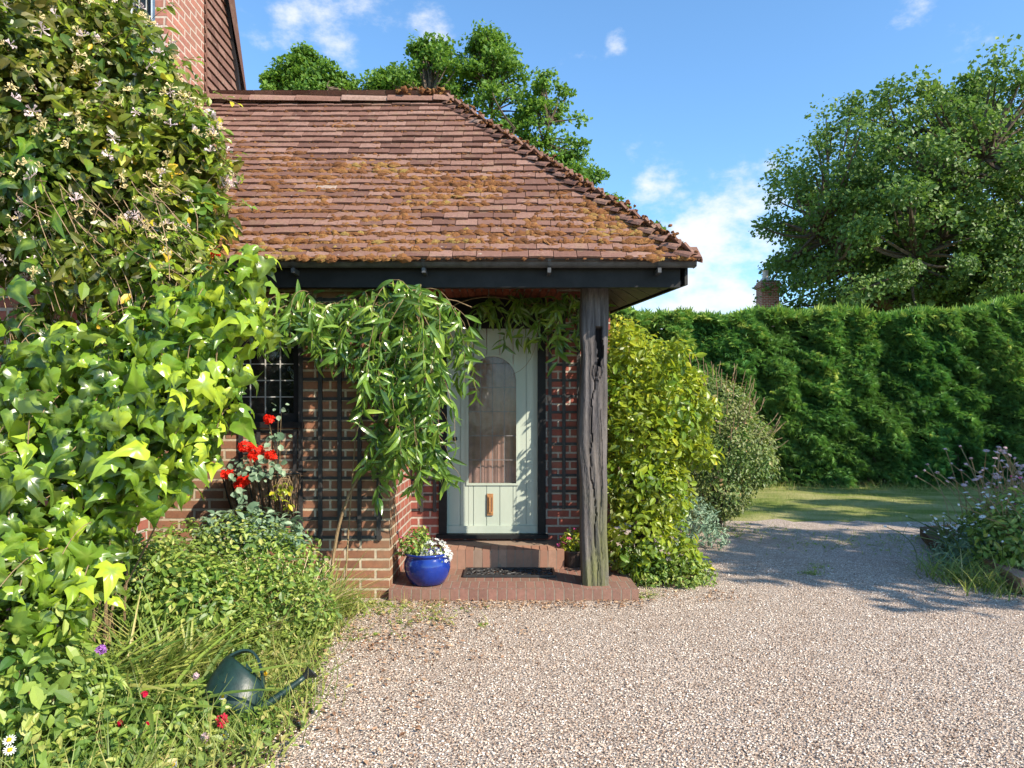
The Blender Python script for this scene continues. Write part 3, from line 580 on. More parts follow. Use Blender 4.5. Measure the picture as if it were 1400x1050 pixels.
# ================================================================== TRELLISES
def trellis(x0, x1, z0, z1, y, pitch, label):
    T = thing('trellis', ((x0+x1)/2, y, z0), label, 'trellis', 'trellises on the porch walls'); g = Geo(); nx = int(round((x1-x0)/pitch)); nz = int(round((z1-z0)/pitch))
    for i in range(nx+1): x = x0+(x1-x0)*i/nx+R.normal()*.002; g.box((x-.016, y-.022, z0-.02), (x+.016, y-.009, z1+.02), jit=.001)
    g.build('upright_laths', M_lath, T); g = Geo()
    for i in range(nz+1): z = z0+(z1-z0)*i/nz+R.normal()*.002; g.box((x0-.02, y-.009, z-.012), (x1+.02, y-.001, z+.012), jit=.001)
    g.build('cross_laths', M_lath, T)
trellis(X(412, WY), X(519, WY), Z(735, WY), Z(410, WY), WY, .155, 'dark square trellis on the brown brick wall beside the window')
trellis(X(330, WY), X(404, WY), Z(735, WY), Z(590, WY), WY, .155, 'low dark trellis under the leaded window behind the wall trough')
trellis(X(752, DY), X(790, DY), Z(693, DY), Z(412, DY), DY, .15, 'narrow black trellis to the right of the green door')
trellis(X(560, DY), X(594, DY), Z(697, DY), Z(430, DY), DY, .14, 'narrow black trellis to the left of the green door')

# ================================================================== DOORMAT, POTS
def mat():
    x0, x1, ya, yb, z0, z1 = -.41, .37, 5.74, 6.04, .094, .112; g = Geo(); g.box((x0, ya, z0), (x1, ya+.02, z1)); g.box((x0, yb-.02, z0), (x1, yb, z1)); g.box((x0, ya+.02, z0), (x0+.02, yb-.02, z1)); g.box((x1-.02, ya+.02, z0), (x1, yb-.02, z1))
    for i in range(9):
        for j in range(3):
            cx_, cy_ = x0+.06+i*.083, ya+.058+j*.093; a0 = R.random()*6; s_ = 1 if (i+j) % 2 else -1
            g.tube([(cx_+s_*(.008+.0055*t)*math.cos(a0+t*.75), cy_+(.008+.0055*t)*math.sin(a0+t*.75), .103) for t in range(9)], .0075, 5)
            g.tube([(cx_+.04, cy_-.03, .103), (cx_+.052, cy_, .103), (cx_+.035, cy_+.035, .103)], .006, 5)
    g.tube([(x0+.02+(x1-x0-.04)*i/40, ya+.1+.02*math.sin(i*.9), .103) for i in range(41)], .006, 5); g.tube([(x0+.02+(x1-x0-.04)*i/40, ya+.2+.02*math.sin(i*.9+2), .103) for i in range(41)], .006, 5)
    tag(g.build('doormat', plain('black rubber', (.02, .02, .021), .55, .5), origin=(-.02, 5.89, .09)), 'black openwork rubber doormat lying in front of the brick step', 'doormat')
mat()
def mk_glaze():
    m = MB('blue glaze'); n_ = m.noise(7, m.coord((1, 1, .5)), 5); m.set(m.mix(m.mr(n_, .35, .7), (.006, .014, .11), (.010, .035, .25)), .12, .6); m.bump(m.noise(20, m.coord(), 3), .003, .3); return m.m
pc = np.array((-.69, 5.56, .09))
PT = thing('plant_pot', pc, 'round glossy cobalt blue pot at the left edge of the porch floor', 'plant pot', ws=False)
g = Geo(); g.lathe([(0, 0), (.115, 0), (.14, .012), (.172, .07), (.188, .13), (.186, .18), (.172, .215), (.165, .23), (.182, .24), (.186, .252), (.176, .258), (.162, .25), (.155, .215)], 48); o = g.build('pot', mk_glaze(), smooth=True); o.parent = PT
g = Geo(); g.lathe([(0, .222), (.16, .218)], 24); o = g.build('compost', M_soil); o.parent = PT
def stems(g, base, tips, r0=.004, r1=.0015, sag=.1, k=4):
    for t in tips:
        b = base+R.normal(size=3)*np.array((.03, .03, 0)); m_ = (b+t)/2+R.normal(size=3)*sag*.5+np.array((0, 0, sag*.3)); g.tube(bezier(b, m_, t, 6), np.linspace(r0, r1, 6), k)
def small_plant(name, c, bl, nleaf, lsz, mat_, T, label, cat, flowers=(), group=None, stem=True, hang=.1, up=.8, jit=.6):
    """bl: blobs relative to c; flowers: list of (template, matname, count, size, spread)"""
    c = np.array(c, float); th = thing(name, c, label, cat, group, ws=False)
    P, O = blobs(bl, nleaf, .35, .6, .7); g = Geo(); leafset(g, T, P, O, lsz, up, jit, hang); o = g.build('leaves', mat_); o.parent = th
    if stem: g = Geo(); stems(g, np.array((0, 0, 0.)), P[R.choice(len(P), min(14, len(P)))]); o = g.build('stems', M_stem); o.parent = th
    for Tf, mn, cnt, sz_, nm in flowers:
        P, O = blobs(bl, cnt, .95, .95, .6); P = P+np.array((0, 0, .01)); n_ = nrm(O*.6+np.array((0, -.3, 1.))+R.normal(size=P.shape)*.3); g = Geo(); g.inst(Tf, P, frames(sph(len(P)), n_), sz_*(.8+.4*R.random(len(P)))); o = g.build(nm, M_petal[mn]); o.parent = th
    return th
small_plant('bushy_plant', pc+np.array((-.07, -.0, .22)), [(-.02, 0, .1, .12), (-.08, .0, .06, .09), (.02, .02, .16, .07)], 520, .03, M_bed, T_ov, 'bushy leafy plant filling the left half of the blue pot', 'plant', [(T_flower5, 'pink', 8, .012, 'pink_flowers')])
small_plant('white_flowers', pc+np.array((.07, -.03, .22)), [(0, 0, .03, .10), (.05, .0, .0, .08), (-.06, -.02, -.01, .07)], 300, .02, M_bed, T_ov, 'low mound of tiny white flowers spilling over the right rim of the blue pot', 'flowers', [(T_flower5, 'white', 230, .013, 'flowers')])
p2 = np.array((X(783, 6.2), 6.2, .09))
P2 = thing('plant_pot', p2, 'small dark pot in the corner behind the oak post', 'plant pot', ws=False)
g = Geo(); g.lathe([(0, 0), (.08, 0), (.105, .13), (.112, .135), (.112, .15), (.098, .15), (.09, .12), (0, .12)], 24); o = g.build('pot', plain('dark terracotta', (.035, .022, .018), .6)); o.parent = P2
small_plant('pot_plant', p2+np.array((0, 0, .13)), [(0, 0, .09, .11), (-.03, 0, .05, .1), (.05, 0, .12, .08)], 480, .028, M_shrub, T_ov, 'small yellow green plant with a few pink blooms in the dark pot behind the post', 'plant', [(T_flower5, 'pink', 9, .02, 'pink_flowers')])

# ================================================================== WALL TROUGH + GERANIUMS
tx0, tx1 = X(300, 5.2), X(408, 5.2); tz0, tz1 = Z(712, 5.2), Z(648, 5.2); ty = WY-.02
TR = thing('wall_trough', ((tx0+tx1)/2, ty, tz0), 'iron hay rack trough with coarse brown coir liner on the wall under the window', 'planter')
g = Geo(); nb = 9; cxm = (tx0+tx1)/2; hwid = (tx1-tx0)/2
def tp(u, v):  # u -1..1 along, v 0 bottom..1 top
    dep = .03+.19*v**.6; return np.array((cxm+hwid*u*(.82+.18*v), ty-dep*math.sqrt(max(.02, 1-.55*u*u)), tz0+(tz1-tz0)*v))
for i in range(nb): u_ = -1+2*i/(nb-1); g.tube([tp(u_, v)+np.array((0, -.012, 0)) for v in (0, .2, .45, .7, 1.02)], .006, 5)
for v in (0, 1.0): g.tube([tp(u_, v)+np.array((0, -.014, 0)) for u_ in np.linspace(-1, 1, 13)], .007, 5)
g.tube([(tx0, ty, tz1), (tx1, ty, tz1)], .006, 5); g.build('rack', M_iron, TR)
g = Geo(); nu, nv = 40, 10; V_ = [tp(-1+2*i/nu, j/nv)+R.normal(size=3)*.006+np.array((0, .006+.012*math.cos(i*1.6), .02*R.random() if j == nv else 0)) for j in range(nv+1) for i in range(nu+1)]
g.raw(V_, [(j*(nu+1)+i, j*(nu+1)+i+1, (j+1)*(nu+1)+i+1, (j+1)*(nu+1)+i) for j in range(nv) for i in range(nu)]); 
mm = MB('coir'); n1 = mm.noise(60, mm.coord((1, 1, .25)), 6, .8); mm.set(mm.ramp(n1, [(.3, (.05, .03, .02)), (.5, (.24, .15, .10)), (.72, (.5, .38, .28))]), 1, .05); mm.bump(n1, .02, 1)
g.build('liner', mm.m, TR)
g = Geo(); V_ = [tp(u_, .93) for u_ in np.linspace(-1, 1, 9)]+[(tx1, ty, tz0+(tz1-tz0)*.93), (tx0, ty, tz0+(tz1-tz0)*.93)]; g.raw(V_, [tuple(range(11))]); g.build('compost', M_soil, TR)
def red_head(g, c, r, n=42):
    O = sph(n); P = np.array(c)+O*r*(.75+.3*R.random((n, 1)))*np.array((1, 1, .8)); g.inst(T_flower5, P, frames(sph(n), nrm(O+np.array((0, -.2, .3)))), .016+.006*R.random(n))
def geranium(bx, heads, leaves, label):
    b = np.array((bx, ty-.1, tz1-.02)); th = thing('geranium', b, label, 'geranium', 'red geraniums in the wall trough')
    gs = Geo(); gl = Geo()
    for h, r in heads: h = np.array(h); gs.tube(bezier(b, (b+h)/2+np.array((.02, -.03, .02)), h, 6), .003, 5); gf = Geo(); red_head(gf, h, r); gf.build('flower_head', M_petal['red'], th)
    P = np.concatenate([np.array(c)+R.normal(size=(n, 3))*s for c, n, s in leaves]); leafset(gl, T_round, P, nrm(R.normal(size=P.shape)*.4+np.array((.2, -1, .2))), .045, .6, .5, .4)
    for p in P[::3]: gs.tube(bezier(b+R.normal(size=3)*.02, (b+p)/2, p, 4), .002, 4)
    gs.build('stems', M_stem, th); gl.build('leaves', M_grey_leaf, th)
D_ = 5.12
geranium(X(368, D_), [(at(367, 573, D_), .035), (at(371, 622, D_), .04)], [(at(383, 560, D_), 5, .02), (at(384, 590, D_), 5, .03), (at(372, 600, D_), 8, .04), (at(378, 640, D_), 22, .04)], 'tall geranium with two red flower heads at the right end of the wall trough')
geranium(X(340, D_), [(at(335, 610, D_), .045), (at(350, 616, D_), .05), (at(346, 624, D_), .04)], [(at(350, 640, D_), 26, .045)], 'geranium with the largest red flower cluster in the middle of the wall trough')
geranium(X(318, D_), [(at(311, 648, D_), .042), (at(334, 655, D_), .046), (at(328, 662, D_), .036)], [(at(325, 640, D_), 22, .04), (at(328, 675, D_-.06), 10, .02)], 'low geranium with red flower heads drooping over the left rim of the wall trough')
small_plant('trailing_plant', at(392, 655, 5.1), [(0, -.06, -.07, .05), (-.05, -.08, -.12, .05), (.03, -.06, -.2, .035)], 60, .035, M_shrub, T_ov, 'pale green trailing plant hanging from the right end of the wall trough', 'plant', hang=.6)

# ================================================================== CLIMBER ON THE PORCH
def climber(name, base, strands, label, nsmall=0, lsz=.12, th=None, stems_=()):
    gl = Geo(); gs = Geo(); base = np.array(base, float)
    LP, LO, LD = [], [], []
    for p, L, dr in strands:
        p = np.array(p, float); n = max(3, int(L/.042)); h = nrm(np.array((dr[0], dr[1], .0))+1e-6); pts = [p]; v = np.array((dr[0], dr[1], .35))
        for i in range(n): v = v+np.array((R.normal()*.12, R.normal()*.08, -.30)); v = nrm(v); pts.append(pts[-1]+v*.046)
        pts = np.array(pts); gs.tube(pts, np.linspace(.0032, .0012, len(pts)), 4)
        for i in range(1, len(pts)):
            if pts[i][2] < .12: break
            for s_ in range(R.choice([0, 1, 2, 2, 3])):
                LP.append(pts[i]); o = nrm(R.normal(size=3)*np.array((1, .7, .3))+np.array((0, -.8, .35))); LO.append(o); d = np.array((R.normal()*.7, R.normal()*.4-.15, -.65+R.normal()*.4)); LD.append(d)
    LP, LO, LD = map(np.array, (LP, LO, LD)); LD = LD-LO*(LD*LO).sum(1, keepdims=True)*.9; k = len(LP)
    gl.inst(T_lance, LP, frames(LD, LO), lsz*(.65+.6*R.random(k)))
    T = thing(name, base, label, 'climbing plant')
    for st, r in stems_: gs.tube(st, r, 6)
    gs.build('stems', M_stem, T); gl.build('leaves', M_clem, T)
st = []
def reg(poly_px, n, D0, D1, L0, L1):
    o = []
    for _ in range(n):
        a, b, c, d = poly_px; px = a+(b-a)*R.random(); py = c+(d-c)*R.random(); o.append((at(px, py, D0+(D1-D0)*R.random()), L0+(L1-L0)*R.random()*(.6+.8*R.random()), (R.normal()*.35, -.2+R.normal()*.3)))
    return o
st += reg((390, 560, 395, 430), 30, 5.05, 5.35, .15, .5)
st += reg((515, 595, 385, 420), 20, 4.95, 5.3, .45, 1.0)
st += reg((540, 605, 400, 480), 15, 5.0, 5.3, .5, 1.05)
st += reg((440, 560, 430, 490), 24, 5.15, 5.35, .12, .35)
st += reg((525, 605, 470, 570), 20, 5.05, 5.3, .4, .75)
st += reg((545, 608, 520, 600), 18, 5.05, 5.3, .3, .5)
st += reg((385, 440, 400, 470), 12, 5.1, 5.3, .2, .55)
st += reg((530, 610, 570, 640), 16, 5.1, 5.3, .15, .4)
b0 = at(450, 800, 5.15); b0[2] = 0
sts = [(bezier(b0, at(455, 690, 5.2), at(500, 640, 5.25), 8), np.linspace(.014, .010, 8)), (bezier(at(500, 640, 5.25), at(535, 600, 5.28), at(520, 470, 5.3), 10), np.linspace(.010, .006, 10)), (bezier(at(500, 640, 5.25), at(560, 580, 5.25), at(590, 420, 5.2), 10), np.linspace(.009, .004, 10)),
       (bezier(b0+np.array((.1, .05, 0)), at(480, 650, 5.25), at(497, 480, 5.3), 10), np.linspace(.008, .004, 10)), (bezier(at(497, 480, 5.3), at(470, 420, 5.3), at(400, 425, 5.3), 8), .004), (bezier(at(520, 470, 5.3), at(570, 380, 5.15), at(645, 420, 5.2), 8), .004)]
climber('evergreen_clematis', b0, st, 'evergreen clematis with long drooping leaves hanging over the trellis left of the door', stems_=sts)
st = reg((650, 700, 405, 430), 7, 6.2, 6.45, .1, .3)+reg((700, 800, 400, 425), 18, 6.1, 6.45, .15, .5)+reg((730, 790, 430, 470), 9, 6.3, 6.5, .1, .25)+reg((760, 800, 400, 415), 5, 5.9, 6.3, .1, .3)
b1 = at(575, 480, 6.3)
climber('clematis_spray', (.1, 6.4, 2.3), st, 'loose spray of clematis trailing across the wall above the door towards the post', stems_=[(bezier(at(600, 430, 5.4), at(660, 385, 6.0), at(740, 425, 6.45), 10), .004), (bezier(at(740, 425, 6.45), at(770, 405, 6.4), at(795, 430, 6.3), 8), .003), (bezier(at(735, 430, 6.4), at(738, 500, 6.45), at(700, 512, 6.4), 8), .002)])

# ================================================================== IVY, HONEYSUCKLE, GARDEN WALL
g = Geo(); g.box((-5, 4.25, -.1), (-2.40, 4.5, 2.75)); g.box((-5.02, 4.22, 2.75), (-2.37, 4.53, 2.82))
tag(g.build('garden_wall', M_brick_red, origin=(-3.7, 4.37, 0)), 'red brick wall almost wholly hidden under the ivy', 'wall')
ib = [(*at(30, 560, 3.4), .36), (*at(130, 540, 3.4), .34), (*at(205, 480, 3.45), .26), (*at(50, 470, 3.65), .22), (*at(265, 445, 3.35), .22), (*at(320, 400, 3.3), .14), (*at(335, 445, 3.2), .12), (*at(300, 510, 3.2), .13), (*at(255, 540, 3.2), .22), (*at(210, 590, 3.25), .28), (*at(262, 610, 3.2), .12), (*at(40, 690, 3.1), .33), (*at(140, 650, 3.3), .24), (*at(215, 665, 3.2), .1), (*at(110, 765, 3.1), .2), (*at(30, 800, 2.9), .26), (*at(348, 352, 3.3), .06)]
P, O = blobs(ib, 2100, .45, .6, .2); P = P+R.normal(size=P.shape)*.035; O = nrm(O+np.array((.2, -.5, 0)))
IV = thing('ivy', (-2.3, 3.5, 0), 'large leaved glossy variegated ivy cascading over the wall at the left', 'ivy')
g = Geo(); h = len(P)//2; yv = lambda P_: np.clip(.44+(P_[:, 0]+1.9)*.42+R.normal(size=len(P_))*.33, 0, 1)  # ivy yellower towards the sun side, sunlight put into the leaf colour
leafset(g, T_ivy, P[:h], O[:h], .082, .25, .6, .85, .42, yv(P[:h]), .25); leafset(g, T_ivy2, P[h:], O[h:], .076, .25, .6, .85, .42, yv(P[h:]), .25)
Pd, Od = blobs([(b[0], b[1]+.12, b[2], b[3]*.8) for b in ib], 1200, .3, .4, .3); leafset(g, T_ivy, Pd, Od, .09, .2, .8, .5, .3, R.random(len(Pd))*.2)  # deep leaves kept dark, shade of the gaps put into their colour
Pe, Oe = blobs([(*at(40, 260, 3.7), .3), (*at(110, 330, 3.7), .22), (*at(20, 380, 3.6), .25)], 170, .7, .6, .2); leafset(g, T_ivy, Pe, nrm(Oe+np.array((.2, -.5, 0))), .10, .3, .5, .8, .3, R.random(len(Pe))*.5)
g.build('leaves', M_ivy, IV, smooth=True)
g = Geo()
for i in range(0, 900, 3):
    p = P[i]; q = p+np.array((R.normal()*.05-.05, .12+R.random()*.1, .02+R.random()*.1)); g.tube(bezier(p, (p+q)/2+np.array((0, 0, .05)), q, 5), .0022, 4)
for i in range(26):
    a = at(R.random()*180, 700+R.random()*120, 3.7); a[2] = 0; b = at(R.random()*300, 400+R.random()*200, 3.6); g.tube(bezier(a, (a+b)/2+R.normal(size=3)*.15, b, 9), np.linspace(.007, .003, 9), 5)
g.build('stems', M_stem, IV)
hb = [(*at(20, 30, 4.0), .55), (*at(92, 15, 4.1), .38), (*at(60, 160, 3.9), .5), (*at(150, 110, 4.05), .38), (*at(210, 150, 4.1), .30), (*at(220, 220, 4.0), .35), (*at(130, 270, 3.9), .45), (*at(260, 215, 4.0), .20), (*at(240, 300, 3.9), .26), (*at(270, 290, 3.9), .13), (*at(20, 300, 3.8), .38), (*at(235, 375, 3.7), .22), (*at(150, 370, 3.7), .3)]
HS = thing('honeysuckle', (-2.5, 4.0, 0), 'tall honeysuckle with cream and pink flowers covering the top left corner beside the house', 'climbing plant')
P, O = blobs(hb, 26000, .4, .62, .15); cn = np.sin(P[:, 0]*7+1)*np.sin(P[:, 2]*8+P[:, 0]*3)+.6*np.sin(P[:, 0]*17+P[:, 2]*5)*np.sin(P[:, 2]*19); kp = R.random(len(P)) < np.clip(.42+.5*cn, .07, 1); P = P[kp]; O = O[kp]; P = P+R.normal(size=P.shape)*.035; g = Geo()
hr = np.clip(.33+(P[:, 0]+2.2)*.38+R.normal(size=len(P))*.25, 0, .97); hr[R.random(len(P)) < .015] = 1  # leaf tone rises to the right, sunlit yellow painted into the colour
leafset(g, T_ov, P, nrm(O+np.array((.1, -.3, .2))), .058, .4, .8, .5, .4, hr)
Pd, Od = blobs([(b[0], b[1]+.2, b[2], b[3]*.85) for b in hb], 4500, .3, .4, .3); leafset(g, T_ov, Pd, Od, .085, .2, .8, .3, .3, R.random(len(Pd))*.15)  # backing leaves coloured dark to paint the shade between the front ones
# straggling shoots at the outline
gs = Geo()
for i in range(85):
    j = R.integers(0, len(P)); 
    if P[j][0] < -2.3 and R.random() < .6: continue
    v = nrm(O[j]+np.array((.5, -.1, .25))); L_ = .12+.2*R.random(); pts = bezier(P[j], P[j]+v*L_*.6, P[j]+v*L_+np.array((0, 0, -.06)), 7); gs.tube(pts, .002, 4)
    k = 10; idx = R.integers(1, 7, k); leafset(g, T_ov, pts[idx]+R.normal(size=(k, 3))*.01, np.tile(nrm(v+np.array((0, -.5, .5))), (k, 1)), .045, .5, .5, .2)
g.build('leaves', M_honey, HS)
for i in range(230):
    a = at(R.random()*250, 230+R.random()*240, 3.5+R.random()*.35); d = np.array((.12+R.random()*.2, -.1, -.22+R.normal()*.2)); gs.tube(bezier(a, a+d*.5+R.normal(size=3)*.06, a+d, 6), .0022, 4)
gs.build('stems', M_twig, HS)
def honey_head():
    V = []; fs = []; tb = []
    for k in range(11):
        d = nrm(R.normal(size=3)*np.array((1, 1, .6))+np.array((0, 0, .9))); s_ = nrm(np.cross(d, R.normal(size=3))); b = len(V)
        for t, w in ((.1, .05), (.7, .06), (.95, .2), (1.05, .08)): V += [d*t-s_*w+np.array((0, 0, -.1*(t > .8))), d*t+s_*w]
        fs += [(b, b+1, b+3, b+2), (b+2, b+3, b+5, b+4), (b+4, b+5, b+7, b+6)]
    return np.array(V), fs, np.zeros(len(V))
fb = [(400, 'cream', 'cream_flowers', .026), (260, 'pinkwhite', 'pink_flowers', .028)]
for n, mn, nm, sz_ in fb:
    Pf, Of = blobs(hb, n, .98, .98, .1); keep = (Pf[:, 2] > 2.15) & (R.random(n) < .2+.8*(Pf[:, 0] > -2.6)*(.35+.65*(np.sin(Pf[:, 0]*9)*np.sin(Pf[:, 2]*8+1) > -.1))); Pf = Pf[keep]+Of[keep]*.03; Of = Of[keep]; g = Geo()
    for v in range(4): s_ = slice(v, None, 4); g.inst(honey_head(), Pf[s_], frames(sph(len(Pf[s_])), nrm(Of[s_]+np.array((0, -.3, .5)))), sz_*(.8+.6*R.random(len(Pf[s_]))))
    g.build(nm, M_petal[mn], HS)
g = Geo(); red_head(g, at(294, 347, 3.6), .014, 14); g.tube(bezier(at(270, 380, 3.7), at(285, 365, 3.6), at(293, 350, 3.6), 5), .002, 4)
tag(g.build('red_bloom', M_petal['red'], origin=at(270, 380, 3.7)), 'single red bloom poking out where the honeysuckle meets the ivy under the eaves', 'flower')

# ================================================================== SHRUBS RIGHT OF THE POST
def shrub(name, base, bl, n, sz, mat_, T, label, rn=None, up=.6, hang=.1, nst=24, inner=.5, jit=.5):
    base = np.array(base, float); th = thing(name, base, label, 'shrub'); P, O = blobs(bl, n, inner, .75, .5); P = P+R.normal(size=P.shape)*.02
    g = Geo(); leafset(g, T, P, O, sz, up, jit, hang, .3, None if rn is None else rn(P, O), .6); g.build('leaves', mat_, th)
    g = Geo(); ii = R.choice(len(P), nst); 
    for i in ii: b = base+np.array((R.normal()*.06, R.normal()*.06, 0)); g.tube(bezier(b, b+(P[i]-b)*np.array((.3, .3, .6)), P[i], 8), np.linspace(.016, .003, 8), 5)
    g.build('stems', M_bark, th); return th
sb = [(1.02, 6.3, 2.02, .26), (1.25, 6.35, 1.85, .30), (1.40, 6.3, 1.55, .36), (1.22, 6.2, 1.25, .36), (1.55, 6.3, 1.32, .24), (1.05, 6.15, .9, .3), (1.28, 6.15, .75, .32), (1.1, 5.98, .38, .3), (1.38, 5.98, .25, .24), (1.0, 6.3, 1.55, .3), (1.2, 6.7, 1.7, .4), (1.3, 6.7, 1.0, .4), (1.55, 5.95, .12, .14)]
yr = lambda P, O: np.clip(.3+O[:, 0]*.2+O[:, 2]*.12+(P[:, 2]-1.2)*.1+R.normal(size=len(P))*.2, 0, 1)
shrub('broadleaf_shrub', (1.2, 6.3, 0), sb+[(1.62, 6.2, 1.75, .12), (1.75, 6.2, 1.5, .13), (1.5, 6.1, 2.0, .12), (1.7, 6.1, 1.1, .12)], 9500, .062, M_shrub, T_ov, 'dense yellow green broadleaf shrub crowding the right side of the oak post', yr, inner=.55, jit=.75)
small_plant('low_shrub', (1.35, 5.85, 0), [(-.15, 0, .12, .16), (.1, 0, .1, .17), (.28, .05, .08, .13), (-.3, .1, .15, .14)], 1500, .035, M_bed, T_ov, 'low small leaved green plant spilling onto gravel at the foot of the yellow green shrub', 'shrub')
s2 = [(2.55, 8.6, 1.5, .42), (2.75, 8.6, 1.05, .50), (2.35, 8.7, 1.1, .5), (3.0, 8.55, .85, .3), (2.6, 8.6, .6, .42), (2.3, 8.6, 1.75, .25), (2.2, 8.7, .55, .4)]
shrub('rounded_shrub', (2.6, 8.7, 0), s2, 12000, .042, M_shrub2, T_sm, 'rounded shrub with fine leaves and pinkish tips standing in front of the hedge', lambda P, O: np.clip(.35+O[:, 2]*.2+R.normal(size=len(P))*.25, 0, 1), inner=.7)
g = Geo(); P, O = blobs(s2, 160, .95, .95, .4); P = P[(P[:, 2] > 1.0)]
for p in P: c = np.array((2.6, 8.6, .8)); g.tube([p, p+nrm(p-c)*.1+R.normal(size=3)*.02, p+nrm(p-c)*.2+np.array((0, 0, .04))], .004, 4)
o = g.build('shoots', M_twig); o.parent = bpy.data.objects['rounded_shrub']; o.matrix_parent_inverse = Matrix.Translation((2.6, 8.7, 0)).inverted()
small_plant('wispy_perennial', (1.95, 7.5, 0), [(0, 0, .35, .26), (.15, .1, .2, .25), (-.12, 0, .15, .22), (.3, 0, .1, .15)], 1300, .05, M_grey_leaf, T_lance, 'wispy grey green perennial between the two shrubs at the edge of the gravel', 'plant', up=.3, hang=-.5)
small_plant('tall_arching_shrub', (1.12, 6.9, 1.6), [(0, 0, .55, .3), (.3, .1, .5, .2), (-.1, 0, .75, .15), (.5, .1, .3, .2)], 900, .05, M_shrub, T_ov, 'thin arching shoots with orange tinted leaves behind the shrub top beside the eaves', 'shrub')

# ================================================================== HEDGE
HG = thing('hedge', (7, 14.4, 0), 'tall clipped conifer hedge running across the far side of the lawn', 'hedge')
hx0, hx1, hy0, hy1 = -3., 17., 13.9, 15.4
def htop(x): return 3.62+.06*np.sin(x*1.3)+.05*np.sin(x*3.7+1)+.07*np.sin(x*.5+2)+.1*np.clip((x-10.1)/.6, 0, 1)
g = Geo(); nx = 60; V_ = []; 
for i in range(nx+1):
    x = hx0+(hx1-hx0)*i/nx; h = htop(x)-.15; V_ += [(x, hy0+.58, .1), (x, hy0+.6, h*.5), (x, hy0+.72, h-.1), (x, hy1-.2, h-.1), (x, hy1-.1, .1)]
g.raw(V_, [(i*5+j, (i+1)*5+j, (i+1)*5+j+1, i*5+j+1) for i in range(nx) for j in range(4)]); g.build('shade_core', M_hedge_core, HG)  # solid core sheet, coloured dark as the shade within the hedge
WV = [(f_*math.cos(q_), f_*math.sin(q_), R.random()*6, .12/f_**.4) for f_, q_ in [(2+1.15*i, R.random()*6.28) for i in range(12)]]
N = 52000; x = hx0+(hx1-hx0)*R.random(N); x = np.where(x < 1, 1+R.random(N)*12, x); z = R.random(N)**.85*htop(x); wv_ = sum(np.sin(x*kx+z*kz+ph)*am for kx, kz, ph, am in WV); y = hy0+.26+wv_+.14*(z/3.7)**2+R.normal(size=N)*.06
P = np.stack([x, y, z], 1); nz = N; O = np.tile(np.array((0., -1, .25)), (N, 1))
g = Geo(); rn = np.clip(.42+.17*(np.sin(x*2.3+z*1.1)*np.sin(z*2.9+x*.7))+(z/3.7-.5)*.3-.6*wv_+R.normal(size=N)*.22, 0, 1)  # sprays set deeper get a darker colour, painting shade into the hollows
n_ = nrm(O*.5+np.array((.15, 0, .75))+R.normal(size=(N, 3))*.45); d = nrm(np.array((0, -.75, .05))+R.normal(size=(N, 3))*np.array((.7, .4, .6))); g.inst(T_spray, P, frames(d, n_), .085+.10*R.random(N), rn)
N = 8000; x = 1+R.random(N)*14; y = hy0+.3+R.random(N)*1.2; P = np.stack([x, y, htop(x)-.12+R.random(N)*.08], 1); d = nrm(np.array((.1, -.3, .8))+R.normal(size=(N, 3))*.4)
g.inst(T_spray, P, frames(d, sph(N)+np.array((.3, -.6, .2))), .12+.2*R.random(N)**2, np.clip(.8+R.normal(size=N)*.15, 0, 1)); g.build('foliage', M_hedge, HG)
g = Geo()
for i in range(60): x = 1+R.random()*13; g.tube([(x, 14.3, 0), (x+R.normal()*.1, 14.25, .35), (x+R.normal()*.2, 14.2, .7)], (.03, .02, .01), 5)
g.build('stems', M_bark, HG)

